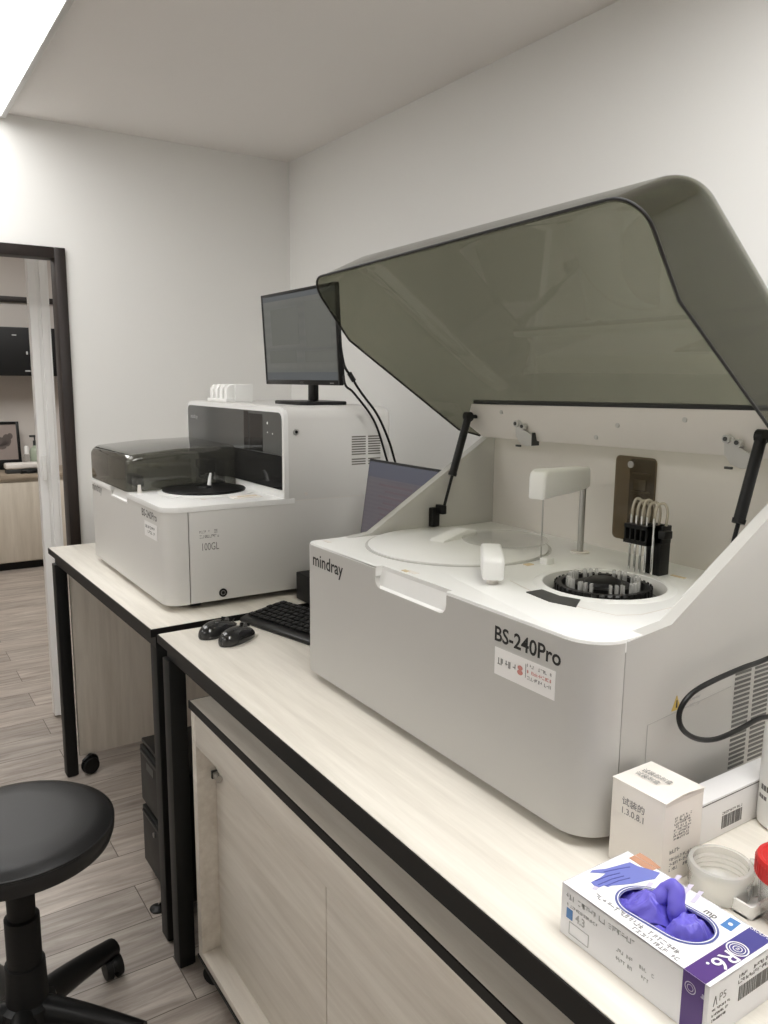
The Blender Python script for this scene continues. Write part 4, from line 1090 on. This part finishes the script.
for i in range(2): scribble(b, (.598, h_0, .8395+.0055*i), R1, UP, .05, .0034, 16, .0003, 0, 140+i)
part('end_print', b, 'greyink', gb)
# crumpled gloves in the opening
from mathutils import noise
def crumple(blobs, seed, vox=.0016, amp=.0028):
    bb_ = B()
    for c_, r_, rot_ in blobs:
        mtx = Matrix.Translation(c_) @ rot_.to_4x4() @ Matrix.Diagonal((*r_, 1))
        bmesh.ops.create_icosphere(bb_, subdivisions=3, radius=1, matrix=mtx)
    me = bpy.data.meshes.new('tmp'); bb_.to_mesh(me); bb_.free(); o = bpy.data.objects.new('tmp', me); COL.objects.link(o)
    md = o.modifiers.new('r', 'REMESH'); md.mode = 'VOXEL'; md.voxel_size = vox
    dg = bpy.context.evaluated_depsgraph_get(); out = bmesh.new(); ev = o.evaluated_get(dg); out.from_mesh(ev.to_mesh()); ev.to_mesh_clear()
    bpy.data.objects.remove(o); bpy.data.meshes.remove(me)
    out.normal_update()
    for v in out.verts:
        p = v.co*95+V((seed*3.1, seed, 0)); q = v.co*V((60, 150, 90))+V((seed, 0, 5))
        f_ = (1-2*abs(noise.noise(p)))*.6+(1-2*abs(noise.noise(q)))*.5
        v.co += v.normal*amp*(f_-.4)
    bmesh.ops.smooth_vert(out, verts=out.verts, factor=.4, use_axis_x=True, use_axis_y=True, use_axis_z=True)
    return out
from mathutils import Euler
E3 = lambda x, y, z: Euler((x, y, z)).to_matrix()
def sheet(x0_, x1_, y0_, y1_, zf, seed, amp, nx=46, ny=70, th=.0011):
    """a rumpled film laid in the opening: ridged folds on a soft dome"""
    bb_ = B(); g = {}
    for i in range(nx+1):
        for j in range(ny+1):
            u_, v_ = i/nx*2-1, j/ny*2-1
            rr = min(1, math.sqrt(u_*u_+v_*v_*.9)); e = max(0, 1-rr**4)
            x = oc.x+x0_+(x1_-x0_)*i/nx-.11*(y0_+(y1_-y0_)*j/ny); y = oc.y+y0_+(y1_-y0_)*j/ny
            # squeeze the square grid to a disc so that the sheet has no corners
            su, sv = u_*math.sqrt(max(0, 1-v_*v_/2)), v_*math.sqrt(max(0, 1-u_*u_/2))
            xc, yc_ = (x0_+x1_)/2, (y0_+y1_)/2
            yy = yc_+sv*(y1_-y0_)/2; x = oc.x+xc+su*(x1_-x0_)/2-.11*yy; y = oc.y+yy
            p = V((x*52+seed, y*52, seed)); q = V((x*120+y*60, y*95-x*70, seed*2.3))
            f = (1-abs(noise.noise(p))*2)*1.0+(1-abs(noise.noise(q))*2)*.45
            z = zf(su, sv)+amp*(f-.5)*(.35+.65*e)
            g[i, j] = bb_.verts.new((x, y, z))
    for i in range(nx):
        for j in range(ny): bb_.faces.new([g[i, j], g[i+1, j], g[i+1, j+1], g[i, j+1]])
    bmesh.ops.recalc_face_normals(bb_, faces=bb_.faces); bmesh.ops.solidify(bb_, geom=list(bb_.faces), thickness=th)
    return bb_
b = sheet(-.0215, .0200, -.008, .0400, lambda u, v: gz-.002+.011*(1-u*u)*(1-v*v)-.010*(u*u+v*v)**2*.5, 3.3, .0055)
# pinched loop of the same glove standing out of the opening
LP = [(oc.x+.004, oc.y-.010, gz-.006), (oc.x+.006, oc.y-.007, gz+.008), (oc.x+.011, oc.y-.003, gz+.018), (oc.x+.013, oc.y+.003, gz+.0225), (oc.x+.012, oc.y+.007, gz+.018), (oc.x+.006, oc.y+.010, gz+.010), (oc.x, oc.y+.013, gz+.002)]
tb = B(); tube(tb, LP, lambda t_: .0062+.0022*math.sin(PI*t_)+.0012*math.sin(9*t_), 14, 8)
for v in tb.verts:
    n_ = noise.noise(v.co*140); v.co += V((n_*.0018, -n_*.0014, noise.noise(v.co*90+V((4, 1, 2)))*.0022))
me_ = bpy.data.meshes.new('tmp'); tb.to_mesh(me_); tb.free(); b.from_mesh(me_); bpy.data.meshes.remove(me_)
single('disposable_glove', b, 'glove', 'violet glove pulled up into a loop out of the box opening', 'glove', (oc.x, oc.y+.02, .85), 'violet gloves in the glove box', ang=60)
b = sheet(-.020, .020, -.0405, -.006, lambda u, v: gz-.003+.009*(1-u*u)*(1-v*v)-.010*(u*u+v*v)**2*.5, 9.1, .0065)
single('disposable_glove', b, 'glove', 'violet glove bunched at the purple end of the box opening', 'glove', (oc.x, oc.y-.03, .85), 'violet gloves in the glove box', ang=60)
b = sheet(-.034, .036, -.058, .062, lambda u, v: .843+.006*(1-u*u)*(1-v*v), 14.7, .006, 40, 60)
single('disposable_glove', b, 'glove', 'violet glove lying flat inside the box under the others', 'glove', (oc.x, oc.y, .83), 'violet gloves in the glove box', ang=60)

# ------------------------------------------------------------------ small plastic things at the right
cc = thing('plastic_ring', 'clear ribbed plastic ring standing on the table behind the glove box', 'plastic ring', (.7515, .4605, .8), math.radians(0), local=True)
b = B(); ro, ri, hh_ = .0330, .0288, .036
lathe(b, [(ro-.004, .0005), (ro-.001, .003), (ro, .010), (ro, .024), (ro+.0015, .026), (ro+.0015, hh_-.002), (ro, hh_), (ri, hh_), (ri-.0008, .031), (ri+.0006, .028), (ri-.0012, .025), (ri+.0006, .022), (ri-.0012, .019), (ri+.0006, .016), (ri-.0012, .013), (ri+.0006, .010), (ri-.003, .006), (ri-.010, .004), (ri-.010, .0005), (ro-.004, .0005)], n=56)
part('ribbed_ring', b, 'frost', cc)
b = B(); box(b, (.0322, -.011, .0005), (.0382, .007, .0385), .0018, 3); bmesh.ops.rotate(b, verts=b.verts, cent=(0, 0, 0), matrix=Matrix.Rotation(math.radians(-38), 3, 'Z')); part('tab', b, 'frost', cc)
tr = thing('plastic_tray', 'small white plastic tray beside the red capped cup', 'tray', (.775, .425, .8))
k0 = onz(728, 897, .815); 
b = B(); tx0, tx1, ty0, ty1 = k0.x+.003, k0.x+.085, k0.y-.026, k0.y-.001
prism(b, rrect(tx0, ty0, tx1, ty1, .005, 4), 'z', .8005, .803); 
outer = rrect(tx0, ty0, tx1, ty1, .005, 4); inner = rrect(tx0+.003, ty0+.003, tx1-.003, ty1-.003, .003, 4)
n_ = len(outer); zs = (.8005, .8155)
oa_ = [[b.verts.new((x, y, z)) for x, y in outer] for z in zs]; ia_ = [[b.verts.new((x, y, z)) for x, y in inner] for z in (.803, .8155)]
for i in range(n_):
    j = (i+1) % n_
    b.faces.new([oa_[0][i], oa_[0][j], oa_[1][j], oa_[1][i]]); b.faces.new([ia_[0][i], ia_[1][i], ia_[1][j], ia_[0][j]]); b.faces.new([oa_[1][i], oa_[1][j], ia_[1][j], ia_[1][i]])
part('body', b, 'white', tr)
ccx, ccy = .7925, .3875
k = onz(757.5, 917, .8005); ccx, ccy = k.x+.030*.835, k.y-.030*.55
cup = thing('specimen_cup', 'clear specimen cup with a red screw lid at the right edge', 'cup', (ccx, ccy, .8005), local=True)
b = B(); lathe(b, [(0, 0), (.0255, 0), (.0275, .002), (.0300, .050), (.0285, .050), (.026, .003), (0, .002)], n=40); part('cup', b, 'clear', cup)
b = B(); lathe(b, [(.0300, .046), (.0335, .046), (.0340, .048), (.0340, .064), (.0325, .067), (.029, .067), (.0275, .0655), (0, .0655)], n=48)
for i in range(48):
    a = 2*PI*i/48; d = V((math.cos(a), math.sin(a), 0)); w = V((-d.y, d.x, 0))*.0009
    poly3(b, [d*.0338-w+V((0, 0, .048)), d*.0338+w+V((0, 0, .048)), d*.0338+w+V((0, 0, .063)), d*.0338-w+V((0, 0, .063))], d, .0007)
part('lid', b, 'red', cup, 'red screw lid')
k = onz(757, 824, .8)
bo = thing('bottle', 'white plastic bottle with black print at the right edge', 'bottle', (k.x+.034*.835, k.y-.034*.55-.002, .8), local=True)
b = B(); lathe(b, [(0, .0005), (.030, .0005), (.0335, .004), (.034, .010), (.034, .118), (.032, .130), (.026, .140), (.017, .145), (.016, .152), (0, .152)], n=44); part('body', b, 'white', bo)
b = B(); lathe(b, [(.0195, .148), (.0195, .166), (.018, .168), (0, .168)], n=32); part('cap', b, 'white', bo)
b = B()
for i, (zz, hh) in enumerate(((.050, .007), (.038, .005))):
    for j in range(10):
        a = math.radians(140+j*9+(i*3)); d = V((math.cos(a), math.sin(a), 0)); w = V((-d.y, d.x, 0))*.0021; p = d*.0341+V((0, 0, zz))
        if (i+j) % 4: poly3(b, [p-w, p+w, p+w+V((0, 0, hh)), p-w+V((0, 0, hh))], d, .0003)
part('print', b, 'greyink', bo)

# ------------------------------------------------------------------ stool
so = V((.188, 1.575, 0))
stl = thing('swivel_stool', 'black round swivel stool on casters in the lower left', 'stool', so, local=True)
sz = .5
b = B(); lathe(b, [(0, sz-.052), (.165, sz-.052), (.176, sz-.046), (.1815, sz-.030), (.1825, sz-.016), (.180, sz-.010), (.1785, sz-.007), (.1765, sz-.006), (.170, sz+.0005), (.150, sz+.006), (.10, sz+.008), (0, sz+.006)], n=72); seat = part('seat', b, 'leather', stl)
b = B(); lathe(b, [(.1803, sz-.0125), (.1828, sz-.0105), (.1822, sz-.0075), (.1795, sz-.0065)], n=72); part('piping', b, 'leather', seat)
b = B(); lathe(b, [(0, sz-.072), (.055, sz-.072), (.07, sz-.062), (.075, sz-.051)], n=32); box(b, (-.06, -.05, sz-.066), (.06, .05, sz-.052), .004); part('seat_plate', b, 'blackm', stl)
b = B(); lathe(b, [(.022, .30), (.022, sz-.06), (.0, sz-.06)], n=28); part('gas_lift', b, 'black', stl)
b = B(); lathe(b, [(.026, .30), (.0275, .39), (.025, .395)], n=28); lathe(b, [(.033, .20), (.033, .302), (.026, .304)], n=28); lathe(b, [(.041, .10), (.038, .202), (.030, .204)], n=28); part('column_cover', b, 'blackm', stl)
b = B(); lathe(b, [(.034, .055), (.054, .06), (.058, .09), (.052, .116), (.040, .122)], n=32); part('hub', b, 'black', stl)
for k in range(5):
    a = math.radians(33+72*k); d = V((math.cos(a), math.sin(a), 0)); sd = V((-d.y, d.x, 0))
    b = B(); secs = []
    for t_ in range(9):
        u_ = t_/8; r_ = .035+u_*.205; zc_ = .093-.030*u_**1.4+(.012 if t_ == 8 else 0)*0; wd = .029-.009*u_; ht = .034-.013*u_
        secs.append([b.verts.new(d*r_+sd*wd*math.cos(q)+V((0, 0, zc_+ht*math.sin(q)))) for q in [2*PI*i/14 for i in range(14)]])
    for a_, c_ in zip(secs, secs[1:]):
        for i in range(14): b.faces.new([a_[i], a_[(i+1) % 14], c_[(i+1) % 14], c_[i]])
    b.faces.new(secs[0][::-1]); b.faces.new(secs[-1])
    cyl(b, d*.230+V((0, 0, .050)), d*.230+V((0, 0, .075)), .014, .012, 18)
    lg = part('leg', b, 'black', stl)
    b = B(); ang = a+1.1+.9*k; w_ = V((math.cos(ang), math.sin(ang), 0)); ax_ = V((-w_.y, w_.x, 0)); c_ = d*.230+V((0, 0, .0255))-w_*.010
    for s_ in (-1, 1): cyl(b, c_+ax_*s_*.005, c_+ax_*s_*.019, .0253, .023, 26)
    cyl(b, c_-ax_*.006, c_+ax_*.006, .012, n=14)
    cs = part('caster', b, 'blackm', lg)
    b = B(); prism(b, [(.027*math.cos(q), .027*math.sin(q)) for q in [math.radians(20+14*i) for i in range(12)]]+[(-.02, .012), (.018, .012)], 'y', -.0048, .0048)
    bmesh.ops.transform(b, matrix=Matrix.Translation(c_) @ Matrix.Rotation(ang, 4, 'Z'), verts=b.verts); part('hood', b, 'black', cs)

# ------------------------------------------------------------------ room beyond the door
fc = thing('counter_cabinet', 'wood fronted counter cabinet in the room beyond the door', 'cabinet', (1.0, 6.2, 0))
b = B(); box(b, (.12, 6.03, .055), (2.2, 6.49, .652), .002); part('body', b, 'farwood', fc)
for i in range(4):
    b = B(); x0_ = .14+i*.515; box(b, (x0_, 6.008, .065), (x0_+.51, 6.03, .625), .002); part('door', b, 'farwood', fc)
b = B(); box(b, (.12, 6.05, 0), (2.2, 6.48, .055)); part('kickboard', b, 'dark', fc)
b = B(); box(b, (.10, 5.995, .653), (2.22, 6.492, .683), .002); part('countertop', b, 'fartop', fc)
uc = thing('wall_cabinet', 'black wall cabinet hanging above the far counter', 'cabinet', (1.0, 6.35, 1.36))
b = B(); box(b, (.3, 6.205, 1.362), (1.9, 6.495, 1.70), .003); part('body', b, 'black', uc)
for i in range(3):
    b = B(); x0_ = .305+i*.53; box(b, (x0_, 6.188, 1.366), (x0_+.525, 6.204, 1.696), .002); dd = part('door', b, 'blackm', uc)
b = B(); 
for px_, py_, w_, h_ in ((14, 335, .03, .007), (27, 353, .010, .022), (28, 371, .035, .010)):
    k = ony(px_, py_, 6.187); box(b, (k.x-w_/2, 6.1855, k.z-h_/2), (k.x+w_/2, 6.1875, k.z+h_/2))
part('painted_glint', b, 'paleink', uc, 'small pale painted glints')  # pale patches painted as glints on the black doors
pf = thing('picture', 'black framed print of a dark animal leaning on the far counter', 'picture', (.85, 6.40, .683))
b = B(); x0_, x1_, z0_, z1_ = .60, .985, .685, 1.03; yf = 6.35; ll = .10
def lean(bm_):
    for v in bm_.verts: v.co.y += (v.co.z-z0_)*.16
    return bm_
w_ = .02
box(b, (x0_, yf, z0_), (x0_+w_, yf+.014, z1_), .002); box(b, (x1_-w_, yf, z0_), (x1_, yf+.014, z1_), .002); box(b, (x0_+w_, yf, z1_-w_), (x1_-w_, yf+.014, z1_), .002); box(b, (x0_+w_, yf, z0_), (x1_-w_, yf+.014, z0_+.07), .002)
part('frame', lean(b), 'black', pf)
b = lean(box(B(), (x0_+w_, yf+.006, z0_+.07), (x1_-w_, yf+.010, z1_-w_))); pc = part('print', b, mat('grey_print', srgb(150, 138, 132), .5), pf)
b = B()
for cx_, cz_, rx_, rz_ in ((.835, .885, .075, .035), (.895, .895, .03, .045), (.78, .875, .04, .03), (.92, .925, .018, .022), (.80, .925, .03, .01), (.86, .85, .03, .02)):
    poly3(b, [(cx_+rx_*math.cos(2*PI*i/18), yf+.0052+(0), cz_+rz_*math.sin(2*PI*i/18)) for i in range(18)], (0, -1, 0), .0004)
part('figure', lean(b), mat('dark_print', srgb(96, 86, 82), .6), pc)
ztop = .683
k = ony(27, 457, 6.2)
b1 = thing('small_bottle', 'small pale bottle with white cap on the far counter', 'bottle', (.998, 6.22, ztop), local=True)
b = B(); lathe(b, [(0, 0), (.024, 0), (.025, .003), (.025, .10), (.014, .118), (.013, .125)], n=24); part('body', b, 'clear', b1)
b = B(); lathe(b, [(.016, .12), (.016, .17), (.010, .18), (0, .18)], n=20); part('cap', b, 'white', b1)
b2_ = thing('pump_bottle', 'pale green pump bottle beside the small bottle on the far counter', 'bottle', (1.06, 6.24, ztop), local=True)
b = B(); lathe(b, [(0, 0), (.036, 0), (.038, .004), (.038, .14), (.03, .16), (.015, .17), (.014, .18)], n=28); part('body', b, 'green', b2_)
b = B(); cyl(b, (0, 0, .175), (0, 0, .215), .012, n=14); cyl(b, (0, 0, .21), (0, 0, .245), .005, n=10); box(b, (-.035, -.009, .24), (.014, .009, .255), .003); part('pump', b, 'hatch', b2_)
pt_ = thing('cream_tray', 'cream flat case lying on the far counter', 'case', (.94, 6.10, ztop))
b = B(); box(b, (.83, 6.055, ztop+.03), (1.07, 6.15, ztop+.072), .012, 3); part('lid', b, 'carton', pt_)
b = B(); box(b, (.835, 6.06, ztop+.0005), (1.065, 6.145, ztop+.029), .004); part('base', b, 'hatch', pt_)
b = B(); pts = []
for i in range(26):
    a = i*.9; pts.append((.985+.055*math.cos(a)+.01*math.sin(i*2.3), 6.028+.018*math.sin(a), ztop+.006+.004*(i % 5)))
tube(b, pts, .005, 8, 3); single('coiled_cord', b, 'black', 'black coiled cord in front of the cream case', 'cord', (1.0, 6.03, ztop))

# ------------------------------------------------------------------ world, colour management, scale to metres
w = bpy.data.worlds.new('world'); scn.world = w; w.use_nodes = True
w.node_tree.nodes['Background'].inputs[0].default_value = (.9, .92, 1, 1); w.node_tree.nodes['Background'].inputs[1].default_value = .0
done = set()
SM = Matrix.Scale(S, 4)
for o in scn.objects:
    if o.type == 'MESH' and o.data.name not in done:
        o.data.transform(SM); o.data.update(); done.add(o.data.name)
    o.location = o.location*S
scn.view_settings.view_transform = 'Standard'
scn.view_settings.look = 'None'
scn.view_settings.gamma = 1
scn.view_settings.use_curve_mapping = False
scn.view_settings.exposure = 0.0
cy = scn.cycles
cy.use_denoising = True
cy.max_bounces = 12; cy.diffuse_bounces = 6; cy.transparent_max_bounces = 24
cy.caustics_reflective = False; cy.caustics_refractive = False
cy.sample_clamp_indirect = 6
